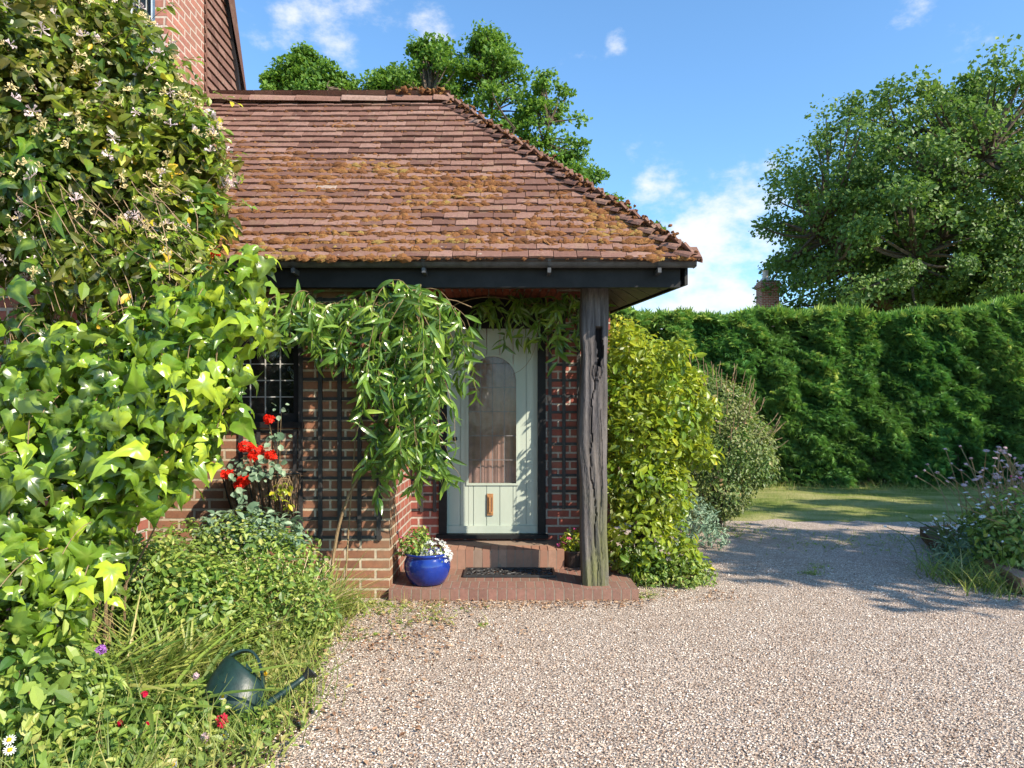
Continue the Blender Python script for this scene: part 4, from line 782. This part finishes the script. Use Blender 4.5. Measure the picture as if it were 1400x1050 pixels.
# ================================================================== TREES
def tree(name, base, crown_c, rads, ncl, nleaf, lsz, clr, mat_, label, trunk_r=.35, fork=.35, seed=1, thin=1., lower=-.5, nlimb=7, group=None, blobsx=None):
    rr = np.random.default_rng(seed); base = np.array(base, float); c = np.array(crown_c, float); rads = np.array(rads, float); th = thing(name, base, label, 'tree', group)
    K = []
    while len(K) < ncl:
        d = nrm(rr.normal(size=3)); q = rr.random()**(.36 if blobsx is None else .5); 
        if d[2]*q < lower: continue
        if blobsx is not None:
            b = blobsx[rr.integers(len(blobsx))]; p = np.array(b[:3])+d*q*b[3]*np.array((1, 1, .85))
        else: p = c+d*q*rads*(np.sum(np.abs(d)**3.2)**(-1/3.2))*.94*(1+.05*math.sin(d[0]*5+d[2]*7)+.06*math.sin(d[0]*11+1)+.04*math.sin(d[2]*17))
        K.append(p)
    K = np.array(K); g = Geo(); fk = base+(c-base)*np.array((.5, .5, 0))+np.array((0, 0, (c[2]-base[2])*fork))
    tp_ = bezier(base, (base+fk)/2+rr.normal(size=3)*.2*np.array((1, 1, 0)), fk, 8); g.tube(tp_, np.linspace(trunk_r*1.25, trunk_r*.85, 8), 10); g.build('trunk', M_bark, th, smooth=True)
    g = Geo(); limbs = []
    for i in range(nlimb):
        a = i*2*math.pi/nlimb+rr.normal()*.25; e = c+rads*np.array((math.cos(a)*.75, math.sin(a)*.6, rr.uniform(-.25, .6))); 
        if i == 0: e = c+rads*np.array((0.05, 0, .75))
        m_ = fk+(e-fk)*.45+np.array((0, 0, .15*np.linalg.norm(e-fk)))*rr.uniform(-.3, 1)+rr.normal(size=3)*.4; L_ = bezier(fk, m_, e, 12); limbs.append(L_); g.tube(L_, np.linspace(trunk_r*.55, trunk_r*.07, 12), 7)
    LP = np.concatenate(limbs)
    for p in K:
        dd = np.linalg.norm(LP-p, axis=1)+np.linalg.norm(LP-fk, axis=1)*.25; q = LP[dd.argmin()]; m_ = (p+q)/2+rr.normal(size=3)*.12*np.linalg.norm(p-q)+np.array((0, 0, -.05)); g.tube(bezier(q, m_, p, 6), np.linspace(trunk_r*.12, trunk_r*.03, 6), 4)
    g.build('branches', M_bark, th)
    g = Geo(); k = nleaf; i = rr.integers(0, len(K), k); sz_ = clr*(.65+.7*rr.random(len(K)))[i]; off = nrm(rr.normal(size=(k, 3)))*(rr.random(k)**.45*sz_)[:, None]*(np.array((1.25, 1.25, .55)) if blobsx is not None else np.array((1.1, 1.1, .85))); P = K[i]+off
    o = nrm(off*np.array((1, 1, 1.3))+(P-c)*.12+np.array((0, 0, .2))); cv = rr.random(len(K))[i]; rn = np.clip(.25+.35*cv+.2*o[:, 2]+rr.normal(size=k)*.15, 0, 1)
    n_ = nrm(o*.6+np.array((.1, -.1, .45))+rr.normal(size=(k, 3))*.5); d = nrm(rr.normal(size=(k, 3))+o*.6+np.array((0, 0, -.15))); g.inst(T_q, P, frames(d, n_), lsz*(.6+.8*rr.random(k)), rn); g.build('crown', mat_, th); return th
tb_ = at(1272, 410, 30); tb_[2] = 0
tree('oak_tree', tb_, (tb_[0]+.1, 30, 8.9), (7.2, 6.0, 6.8), 760, 125000, .165, .68, M_oakleaf, 'huge spreading oak tree with thick limbs rising behind the hedge at the right', .75, .62, 5, lower=-.62, nlimb=11)
tb2 = np.array((X(665, 24), 24, 0))
bx = [(*at(600, 112, 24), 1.3), (*at(670, 95, 24), 1.35), (*at(735, 150, 24), 1.5), (*at(650, 160, 24), 2.1), (*at(760, 215, 24), 1.25), (*at(790, 262, 24), 1.05), (*at(832, 288, 24), .5), (*at(886, 318, 24), .22), (*at(740, 270, 24), 1.9), (*at(560, 118, 24), .9), (*at(528, 122, 24), .6), (*at(670, 68, 24), .7), (*at(590, 75, 24), .6), (*at(600, 230, 24), 2.3)]
tree('ash_tree', tb2, (tb2[0], 24, 10.3), (3.0, 2.6, 3.6), 480, 46000, .13, .36, M_ashleaf, 'tall airy tree showing above the hip of the tiled porch roof', .4, .45, 9, lower=-2, nlimb=9, group='trees behind the tiled roof', blobsx=bx)
tb3 = np.array((X(425, 24), 24, 0)); bx = [(*at(425, 118, 24), 1.1), (*at(392, 112, 24), .6), (*at(462, 125, 24), .6), (*at(418, 90, 24), .5), (*at(430, 170, 24), 2.0)]
tree('ash_tree', tb3, (tb3[0], 24, 11.3), (2.2, 2, 2.2), 170, 20000, .13, .32, M_ashleaf, 'smaller tree top peeping above the left part of the roof ridge', .25, .7, 12, lower=-2, nlimb=6, group='trees behind the tiled roof', blobsx=bx)
# trees beside the drive, to the right of the picture: their shade falls on the gravel, lawn and hedge
tree('side_tree', (9.8, 2.4, 0), (9.7, 2.6, 5.0), (1.8, 1.5, 1.2), 38, 4600, .2, .5, M_oakleaf, 'leafy tree outside the picture to the right whose shade crosses the gravel', .2, .5, 21, nlimb=6, group='trees right of the drive')
tree('side_tree', (17, 6, 0), (17, 6, 6.0), (3.2, 2.6, 2.4), 90, 16000, .26, .7, M_oakleaf, 'broad tree outside the picture to the right whose shade falls on the hedge', .3, .4, 22, nlimb=7, group='trees right of the drive')
tree('side_tree', (13.2, 4.6, 0), (13.2, 4.8, 6.2), (1.8, 1.5, 1.2), 36, 4200, .2, .5, M_oakleaf, 'slim tree outside the picture to the right whose shade falls on the lawn', .2, .5, 23, nlimb=6, group='trees right of the drive')

# ================================================================== NEIGHBOUR'S HOUSE BEHIND THE HEDGE
NB = thing('neighbour_house', (11.2, 31, 0), 'distant brick house behind the hedge with only its banded chimney showing', 'house')
g = Geo(); g.box((9.0, 29.5, 0), (13.5, 33, 3.4)); g.build('wall', M_brick, NB)
g = Geo(); g.raw([(8.8, 29.2, 3.3), (13.7, 29.2, 3.3), (13.7, 31.2, 5.0), (8.8, 31.2, 5.0), (8.8, 33.3, 3.3), (13.7, 33.3, 3.3)], [(0, 1, 2, 3), (3, 2, 5, 4), (0, 3, 4), (1, 5, 2)]); rf = g.build('roof', M_tile, NB)
cxn, D_ = X(1050, 31), 31; w_ = 12/F*31
g = Geo(); zt = Z(385, 31); g.box((cxn-w_, 30.7, 4.2), (cxn+w_, 31.4, zt-.3)); g.box((cxn-w_-.06, 30.64, zt-.3), (cxn+w_+.06, 31.46, zt-.1)); g.box((cxn-w_, 30.7, zt-.1), (cxn+w_, 31.4, zt)); ch = sub(rf, g, 'chimney', M_brick_red)
g = Geo(); g.lathe([(.3, 0), (.2, .12), (.14, .18), (.12, .45), (.15, .5)], 14, (cxn-.1, 31.05, zt)); sub(rf, g, 'chimney_pot', plain('pale pot', (.6, .5, .45), .8))

# ================================================================== WATERING CAN
wc = np.array((X(308, 3.2), 3.2, .0))
WC = thing('watering_can', wc, 'dark green plastic watering can leaning among the plants at the edge of the gravel', 'watering can', ws=False)
M_can = plain('dark green plastic', (.008, .026, .022), .42, .5, 30, .25)
def can():
    g = Geo(); k = 32; rings = [(0, .0, .085, .055), (.006, .0, .105, .07), (.05, .0, .118, .08), (.11, -.002, .118, .08), (.17, -.006, .108, .074), (.20, -.01, .098, .068), (.212, -.012, .088, .06)]; V_ = []
    for z, ox, rx, ry in rings: V_ += [(ox+rx*math.cos(a), ry*math.sin(a), z+.028*(z/.2)*(-math.cos(a))) for a in np.arange(k)*2*math.pi/k]
    n = len(rings); V_ += [(V_[(n-1)*k+j][0]*.93-.001, V_[(n-1)*k+j][1]*.92, V_[(n-1)*k+j][2]-.004) for j in range(k)]; V_ += [(V_[2*k+j][0]*.93, V_[2*k+j][1]*.92, .04) for j in range(k)]
    fs = [tuple(range(k))[::-1]]+[(i*k+j, i*k+(j+1) % k, (i+1)*k+(j+1) % k, (i+1)*k+j) for i in range(n+1) for j in range(k)]; g.raw(V_, fs)
    # hood over the front half of the mouth
    hd = []; 
    for i in range(7):
        t = i/6; hd += [((-.012+.088*math.cos(a))*1+.0, .06*math.sin(a)*(1), .212-.03*math.cos(a)+.002+.018*math.sin(t*math.pi/2)*0+.02*t) if False else (-.012+.09*math.cos(a)*(1-.55*t), .062*math.sin(a)*(1-.25*t), .214-.03*math.cos(a)+.022*math.sin(t*1.5)) for a in np.linspace(-1.35, 1.35, 12)]
    g.raw(hd, [(i*12+j, i*12+j+1, (i+1)*12+j+1, (i+1)*12+j) for i in range(6) for j in range(11)]); b = g.build('body', M_can, smooth=True); b.parent = WC
    g = Geo(); g.tube(bezier((.085, 0, .035), (.12, 0, .05), (.23, 0, .27), 14), np.linspace(.024, .011, 14), 14); sp_ = g.build('spout', M_can, smooth=True); sp_.parent = WC
    g = Geo(); g.tube([(.226, 0, .262), (.232, 0, .274), (.246, 0, .296), (.247, 0, .299)], (.011, .016, .03, .03), 16); r_ = g.build('rose', plain('black plastic', (.015, .015, .016), .4)); r_.parent = WC
    g = Geo(); pts = bezier((-.10, 0, .225), (-.03, 0, .36), (.06, 0, .22), 16); pts = np.concatenate([pts, bezier((.06, 0, .22), (.10, 0, .17), (.112, 0, .10), 8)[1:]])
    t = nrm(np.gradient(pts, axis=0)); s_ = np.array((0, 1, 0)); n_ = np.cross(t, s_); V_ = []; 
    for p, q in zip(pts, n_): V_ += [p+np.array((0, -.013, 0))+q*.004, p+np.array((0, .013, 0))+q*.004, p+np.array((0, .013, 0))-q*.006, p+np.array((0, -.013, 0))-q*.006]
    m_ = len(pts); g.raw(V_, [(i*4+j, i*4+(j+1) % 4, (i+1)*4+(j+1) % 4, (i+1)*4+j) for i in range(m_-1) for j in range(4)]+[(3, 2, 1, 0), tuple((m_-1)*4+j for j in range(4))]); h_ = g.build('handle', M_can); h_.parent = WC
can(); WC.rotation_euler = (rad(-38), rad(16), rad(-8)); WC.scale = (1.2, 1.2, 1.02); WC.location = (wc[0], wc[1]-.02, .06)

# ================================================================== LEFT BED
def clump(name, c, n, L, T, mat_, label, cat='grass', group=None, spread=.5, lean=(0, 0), r=.05, rn=None):
    c = np.array(c, float); base = np.stack([R.normal(size=n)*r, R.normal(size=n)*r, np.zeros(n)], 1); a = R.random(n)*2*math.pi; s_ = spread*(.3+R.random(n)); d = nrm(np.stack([np.cos(a)*s_+lean[0], np.sin(a)*s_+lean[1], np.ones(n)], 1)); h = np.stack([np.cos(a), np.sin(a), np.zeros(n)], 1)
    n_ = nrm(-h*.9+np.array((0, 0, .3))+R.normal(size=(n, 3))*.2); n_ = -n_; n_[:, 2] = abs(n_[:, 2]); g = Geo(); g.inst(T, base, frames(d, -h+np.array((0, 0, .35))), L*(.55+.6*R.random(n)), None if rn is None else rn(n))
    o = g.build(name, mat_); o.location = c; return tag(o, label, cat, group)
def G(px, D): return np.array((X(px, D), D, 0.))
small_plant('leafy_perennial', G(330, 4.7), [(0, 0, .45, .33), (.3, 0, .35, .3), (-.35, 0, .4, .33), (.1, -.25, .25, .3), (.35, -.3, .2, .25), (-.2, -.35, .3, .3)], 8500, .034, M_bed, T_ov, 'broad mound of mixed green perennials below the wall trough', 'plant', jit=.7)
small_plant('leafy_perennial', G(368, 4.3), [(0, 0, .28, .27), (.2, 0, .2, .22), (-.25, -.1, .3, .28), (-.05, -.3, .15, .2)], 3600, .036, M_bed, T_ov, 'small leaved yellow green mound at the bed edge nearest the brick corner', 'plant', jit=.7)
small_plant('grey_perennial', G(350, 4.95), [(0, -.1, .66, .17), (.22, 0, .6, .14), (-.22, -.1, .62, .15)], 700, .06, M_grey_leaf, T_ov, 'grey green leafy plant directly under the wall trough', 'plant')
small_plant('leafy_perennial', G(200, 4.0), [(0, 0, .42, .33), (.28, -.05, .38, .27), (-.3, 0, .45, .34)], 5000, .042, M_bed, T_ov, 'mid green leafy plant under the lowest ivy leaves', 'plant')
for i, (px_, D_, n, L, lab) in enumerate([(440, 4.95, 190, .42, 'bright yellow green grass tuft against the lower brick wall'), (300, 4.05, 120, .45, 'long arching grass tuft in the middle of the left bed'), (225, 3.6, 210, .55, 'grass tuft just behind the watering can'), (150, 3.35, 220, .5, 'lush green grass tuft to the left of the watering can'), (420, 4.6, 120, .4, 'short grass tuft at the front corner of the bed')]):
    clump('grass_tuft', G(px_, D_), n, L, T_blade, M_grass, lab, 'grass', 'grass tufts in the left bed', .55, (.15, -.1), .07)
for px_, D_, lab in ((340, 4.3, 'fan of dry straw coloured stems in the middle of the left bed'), (290, 4.15, 'dry leaning stems behind the grass tufts of the left bed'), (380, 4.5, 'dry straw stems next to the brick corner')):
    clump('dry_stems', G(px_, D_)+np.array((0, 0, .05)), 150, .46, T_straw, M_straw, lab, 'dry stems', 'dry stems in the left bed', .55, (.5, -.2), .08)
clump('strap_leaf_plant', G(205, 3.2), 85, .5, T_strap, M_bed, 'plant with long green strap leaves left of the watering can', 'plant', None, .75, (.1, -.2), .06)
clump('strap_leaf_plant', G(105, 3.3), 60, .5, T_strap, M_bed, 'second strap leaved plant in the bottom left corner of the bed under the ivy', 'plant', None, .8, (0, -.2), .06)
small_plant('broad_leaf_plant', G(40, 2.85), [(0, 0, .35, .22), (.12, 0, .2, .18), (-.1, 0, .5, .2), (.05, .1, .62, .15)], 1300, .05, M_bed, T_ov, 'bright green broad leaved plant at the bottom left edge of the picture', 'plant', hang=.5, up=.4)
small_plant('broad_leaf_plant', G(95, 3.05), [(0, 0, .25, .2), (.12, 0, .15, .15)], 330, .07, M_bed, T_lance, 'pointed leaved plant beside the pink flower in the bed', 'plant', hang=-.2, up=.4)
for px_, D_, n_, lab in ((230, 3.0, 700, 'low weedy patch below the strap leaved plant'), (160, 2.8, 700, 'low green patch at the bottom edge left of the daisies'), (270, 3.15, 350, 'small weedy patch at the foot of the watering can'), (60, 2.65, 500, 'low green growth in the bottom left corner')):
    small_plant('low_plant', G(px_, D_), [(0, 0, .05, .14), (.16, .05, .04, .12), (-.16, 0, .05, .13), (.05, -.12, .03, .12)], n_, .04, M_bed, T_ov, lab, 'plant', group='low plants at the bed edge')
# ground cover over the bed: mixed short growth (uncountable) and leaf litter
def inbed(n, x0=-2.6, x1=-.8, y0=2.4, y1=5.3):
    P = np.stack([x0+(x1-x0)*R.random(n), y0+(y1-y0)*R.random(n), np.full(n, .006)], 1); e = np.interp(P[:, 1], [2.2, 2.8, 3.3, 3.8, 4.3, 5.0, 5.4], [-1.12, -1.03, -.97, -1.08, -1.18, -1.12, -1.2]); return P[(P[:, 0] < e+R.normal(size=n)*.06)]
P = inbed(9000); k = len(P); g = Geo(); leafset(g, T_ov, P+np.array((0, 0, .02))+np.array((0, 0, .08))*R.random((k, 1)), np.tile((0, -.2, .6), (k, 1)), .032, .7, .6, -.1)
P = inbed(5500); k = len(P); g.inst(T_blade, P, frames(nrm(np.array((0, 0, 1.))+R.normal(size=(k, 3))*.45), R.normal(size=(k, 3))), .10+.16*R.random(k)); tag(g.build('ground_cover', M_grass), 'short mixed weeds and grass between the bed plants', 'ground cover', kind='stuff')
P = inbed(2600, -2.6, -.7); k = len(P); P2_ = np.stack([-1.2+R.random(500)*.75, 4.0+R.random(500)*1.35, np.full(500, .006)], 1); P3 = np.concatenate([np.stack([-.9+R.random(620)*1.9, 5.06+R.random(620)**.5*.28, np.full(620, .006)], 1), np.stack([-1.2+R.normal(size=500)*.5+.6, 4.6+R.normal(size=500)*.35, np.full(500, .006)], 1), np.stack([1.0+R.random(160)*.9, 5.3+R.random(160)*.35, np.full(160, .006)], 1)]); P4 = np.stack([-1.3+R.random(260)*.9, 2.4+R.random(260)*1.4, np.full(260, .006)], 1)
P = np.concatenate([P, P2_, P3, P4])+np.array((0, 0, .008)); k = len(P); g = Geo(); g.inst(T_sm, P, frames(R.normal(size=(k, 3))*np.array((1, 1, .15)), np.array((0, 0, 1.))+R.normal(size=(k, 3))*.35), .012+.022*R.random(k)); tag(g.build('leaf_litter', M_litter), 'dry brown leaves scattered along the bed and porch edge', 'leaf litter', kind='stuff')
# weeds in the gravel
P = []
for px_, py_, n, s_ in ((560, 835, 90, .22), (500, 830, 120, .15), (590, 850, 40, .12), (1110, 785, 35, .05), (1120, 775, 20, .08), (662, 856, 8, .03), (470, 870, 60, .15), (1160, 745, 160, .5), (1000, 725, 200, .4), (1250, 740, 160, .5), (870, 815, 60, .1)):
    D_ = F*CZ/(py_-HY); c = np.array((X(px_, D_), D_, .0)); P.append(c+R.normal(size=(n, 3))*np.array((s_, s_*.7, 0)))
P = np.concatenate(P); P = P[~((P[:, 1] > 5.3) & (P[:, 0] < 1.02) & (P[:, 1] < 7))]; k = len(P); g = Geo(); g.inst(T_blade, P, frames(nrm(np.array((0, 0, 1.))+R.normal(size=(k, 3))*.7), R.normal(size=(k, 3))), .05+.09*R.random(k)); leafset(g, T_sm, P+np.array((0, 0, .012)), np.tile((0, -.2, .8), (k, 1)), .03, .8, .4, 0)
tag(g.build('gravel_weeds', M_grass), 'small weeds and grass growing through the gravel', 'weeds', kind='stuff')
N = 26000; x = -1+R.random(N)*13; y = 9.0+R.random(N)**1.2*5; e = 9.35+.25*np.sin(x*2)+R.normal(size=N)*.12; P = np.stack([x, y, np.full(N, -.01)], 1)[y > e]; k = len(P); g = Geo(); g.inst(T_blade, P, frames(nrm(np.array((0, 0, 1.))+R.normal(size=(k, 3))*.5), R.normal(size=(k, 3))), (.035+.045*R.random(k))*np.where(P[:, 1] > 13.3, 2.4, 1))
tag(g.build('lawn_grass', M_grass), 'mown patchy lawn grass in front of the hedge', 'grass', kind='stuff')
# flowers
def daisy():
    th = thing('daisy', (0, 0, 0), 'x', 'daisy', 'white daisies in the left bed', ws=False); g = Geo(); g.tube([(0, 0, -.25), (.01, 0, -.1), (0, 0, 0)], .0015, 4); o = g.build('stem', M_grass); o.parent = th
    g = Geo(); g.inst(T_daisy, [(0, 0, 0)], frames(np.array([[1., 0, 0]]), np.array([[0, -.75, .75]])), .02); o = g.build('petals', M_petal['white']); o.parent = th
    g = Geo(); g.inst(T_l, [(0, -.003, .003)], frames(np.array([[1., 0, 0]]), np.array([[0, -.75, .75]])), .008); o = g.build('centre', M_petal['yellow'], smooth=True); o.parent = th; return th
d0 = daisy(); first = True
for px_, py_, D_, lab in ((13, 1012, 2.62, 'daisy nearest the bottom left corner'), (13, 1026, 2.6, 'lowest of the white daisies in the bottom left corner'), (95, 987, 2.85, 'daisy left of the crimson flowers'), (305, 953, 3.12, 'daisy in front of the dark green watering can'), (345, 998, 3.05, 'daisy on the gravel side below the watering can spout'), (307, 1006, 2.95, 'daisy below the crimson rose petals'), (238, 1046, 2.7, 'white daisy at the very bottom edge of the picture')):
    o = d0 if first else copy_tree(d0); first = False; o.location = at(px_, py_, D_); o['label'] = lab; o.rotation_euler.z = R.normal()*.4; o.rotation_euler.x = R.normal()*.25; s_ = .85+.3*R.random(); o.scale = (s_,)*3
for px_, py_, D_, mn, r, nm, lab in ((303, 985, 3.0, 'crimson', .026, 'crimson_flower', 'large crimson bloom in front of the watering can'), (164, 989, 2.9, 'crimson', .014, 'crimson_flower', 'small crimson bloom between the daisies'), (198, 949, 3.0, 'crimson', .014, 'crimson_flower', 'dull crimson bloom under the strap leaves'), (135, 1002, 2.8, 'crimson', .013, 'crimson_flower', 'lowest small crimson bloom near the bottom edge'), (202, 990, 2.9, 'crimson', .011, 'crimson_flower', 'smallest crimson bloom right of centre in the bed'), (138, 888, 2.9, 'purple', .022, 'purple_flower', 'mauve flower head standing above the strap leaves'), (268, 924, 3.1, 'palepink', .014, 'seed_head', 'pale round seed head left of the watering can'), (281, 1008, 2.9, 'palepink', .02, 'seed_head', 'pale fluffy seed head below the watering can'), (352, 1016, 3.0, 'yellow', .009, 'yellow_flower', 'tiny yellow flower on the gravel edge'), (363, 921, 3.5, 'yellow', .01, 'yellow_flower', 'yellow flower just behind the watering can handle')):
    c = at(px_, py_, D_); th = thing(nm, (c[0], c[1], 0), lab, 'flower'); g = Geo(); O = sph(26); g.inst(T_flower5, c+O*r*.7, frames(sph(26), O), r*.55); g.build('petals', M_petal[mn], th); g = Geo(); g.tube(bezier((c[0], c[1]+.03, 0), (c[0]+.02, c[1]+.02, c[2]*.5), c, 5), .0018, 4); g.build('stem', M_grass, th)

# ================================================================== RAISED BED AT THE RIGHT
ex = [(X(1342, 6.35), 6.35), (X(1372, 5.95), 5.95), (X(1402, 5.55), 5.55), (4.5, 5.1)]
RB = thing('raised_bed', (4.3, 6.2, 0), 'low curved brick edging of the raised flower bed at the right edge', 'raised bed')
g = Geo(); pts = np.array(ex, float)
for r_ in range(2):
    for a, b in zip(pts[:-1], pts[1:]):
        L_ = np.linalg.norm(b-a); n = int(L_/.215); d = (b-a)/L_
        for i in range(n+1):
            p = a+d*(i*.215+(.1 if r_ else 0)); ang = math.atan2(d[1], d[0])+R.normal()*.06; g.box((0, -.05, 0), (.205, .06, .062), R.random(), Matrix.Translation((p[0]+R.normal()*.006, p[1], .01+r_*.072)) @ Matrix.Rotation(ang, 4, 'Z') @ Matrix.Rotation(R.normal()*.04, 4, 'X'), jit=.003)
g.build('brick_edging', M_step, RB); g = Geo(); V_ = [(x, y, .12) for x, y in ex]+[(7, 4.9, .12), (7, 9, .12), (4.9, 8.2, .12), (4.4, 7.1, .12)]; g.raw(V_+[(x, y, -.02) for x, y, z in V_], [tuple(range(8))]+[(i, (i+1) % 8, (i+1) % 8+8, i+8) for i in range(8)]); g.build('soil_fill', M_soil, RB)
def flower_stand(name, c, n, hgt, mn, label, spread=.25, lean=(0, 0), leafy=260, lsz=.045, hs=.022, lm=None, dome=.35):
    c = np.array(c, float); th = thing(name, c, label, 'flowers', ws=False); gs = Geo(); gf = Geo(); gl = Geo(); tips = []
    for i in range(n):
        b = np.array((R.normal()*spread*.5, R.normal()*spread*.5, 0)); t = b+np.array((R.normal()*spread*.7+lean[0], R.normal()*spread*.5+lean[1], hgt*(.65+.4*R.random()))); pts = bezier(b, b+np.array((0, 0, hgt*.5)), t, 7); gs.tube(pts, .0042, 4); tips.append(t)
        if R.random() < .6: q = pts[4]; t2 = q+np.array((R.normal()*.06, R.normal()*.04, .08+.06*R.random())); gs.tube([q, (q+t2)/2+R.normal(size=3)*.01, t2], .002, 4); tips.append(t2)
    tips = np.array(tips); k = len(tips); gf.inst(T_daisy, tips, frames(R.normal(size=(k, 3))*np.array((1, 1, .3)), np.array((0, -.25, 1.))+R.normal(size=(k, 3))*.3), hs*(.6+.6*R.random(k))); gf.inst(T_l, tips, frames(sph(k), np.array((0, 0, 1.))+R.normal(size=(k, 3))*.2), hs*.45)
    P, O = blobs([(0, 0, dome*.45, dome*.55), (spread*.6, 0, dome*.3, dome*.45), (-spread*.6, 0, dome*.3, dome*.45)], leafy, .4, .6, .6); leafset(gl, T_ov if lm is None else T_lance, P, O, lsz, .5, .6, -.1)
    for g_, nm, m_ in ((gs, 'stems', M_straw if lm is None else M_grass), (gf, 'flower_heads', M_petal[mn]), (gl, 'leaves', M_bed if lm is None else lm)): o = g_.build(nm, m_); o.parent = th
flower_stand('tall_daisies', (X(1385, 6.8), 6.8, .1), 60, 1.0, 'palepink', 'tall thin stems with faded pinkish white daisy heads at the right edge', .42, (-.05, -.05), 1500, .06, .03, dome=.6)
flower_stand('tall_daisies', (X(1395, 6.2), 6.2, .1), 24, .7, 'white', 'shorter white daisies in front of the tall faded ones at the right edge', .3, (-.1, 0), 1300, .055, .024, dome=.65)
flower_stand('silver_catmint', (X(1322, 6.5), 6.5, 0), 46, .5, 'white', 'silvery plant with pale small flowers leaning over the gravel beside the raised bed', .32, (-.18, -.05), 900, .06, .016, M_grey_leaf, dome=.4)
flower_stand('pink_flowers', (X(1380, 6.6), 6.55, .1), 9, .75, 'pink', 'few small pink flowers among the daisies of the raised bed', .25, (-.05, 0), 40, .05, .02, dome=.4)
clump('grass_tuft', (X(1318, 5.95), 5.95, 0), 150, .34, T_blade, M_grass, 'grass tuft on the gravel at the left foot of the raised bed', 'grass', 'grass around the raised bed', .7, (-.1, -.05), .14)
clump('grass_tuft', (X(1365, 5.62), 5.62, 0), 170, .26, T_blade, M_grass, 'short grass tuft in front of the brick edging at the right edge', 'grass', 'grass around the raised bed', .6, (0, -.05), .16)
clump('grass_tuft', (X(1285, 6.3), 6.3, 0), 80, .26, T_blade, M_grass, 'thin grass tuft farthest left beside the raised bed', 'grass', 'grass around the raised bed', .8, (-.1, -.05), .12)
small_plant('bed_foliage', (X(1392, 6.5), 6.5, .1), [(0, 0, .25, .28), (.3, 0, .3, .3), (-.2, .2, .2, .22)], 1500, .055, M_bed, T_ov, 'green leafy growth filling the raised bed behind the brick edging', 'plant')
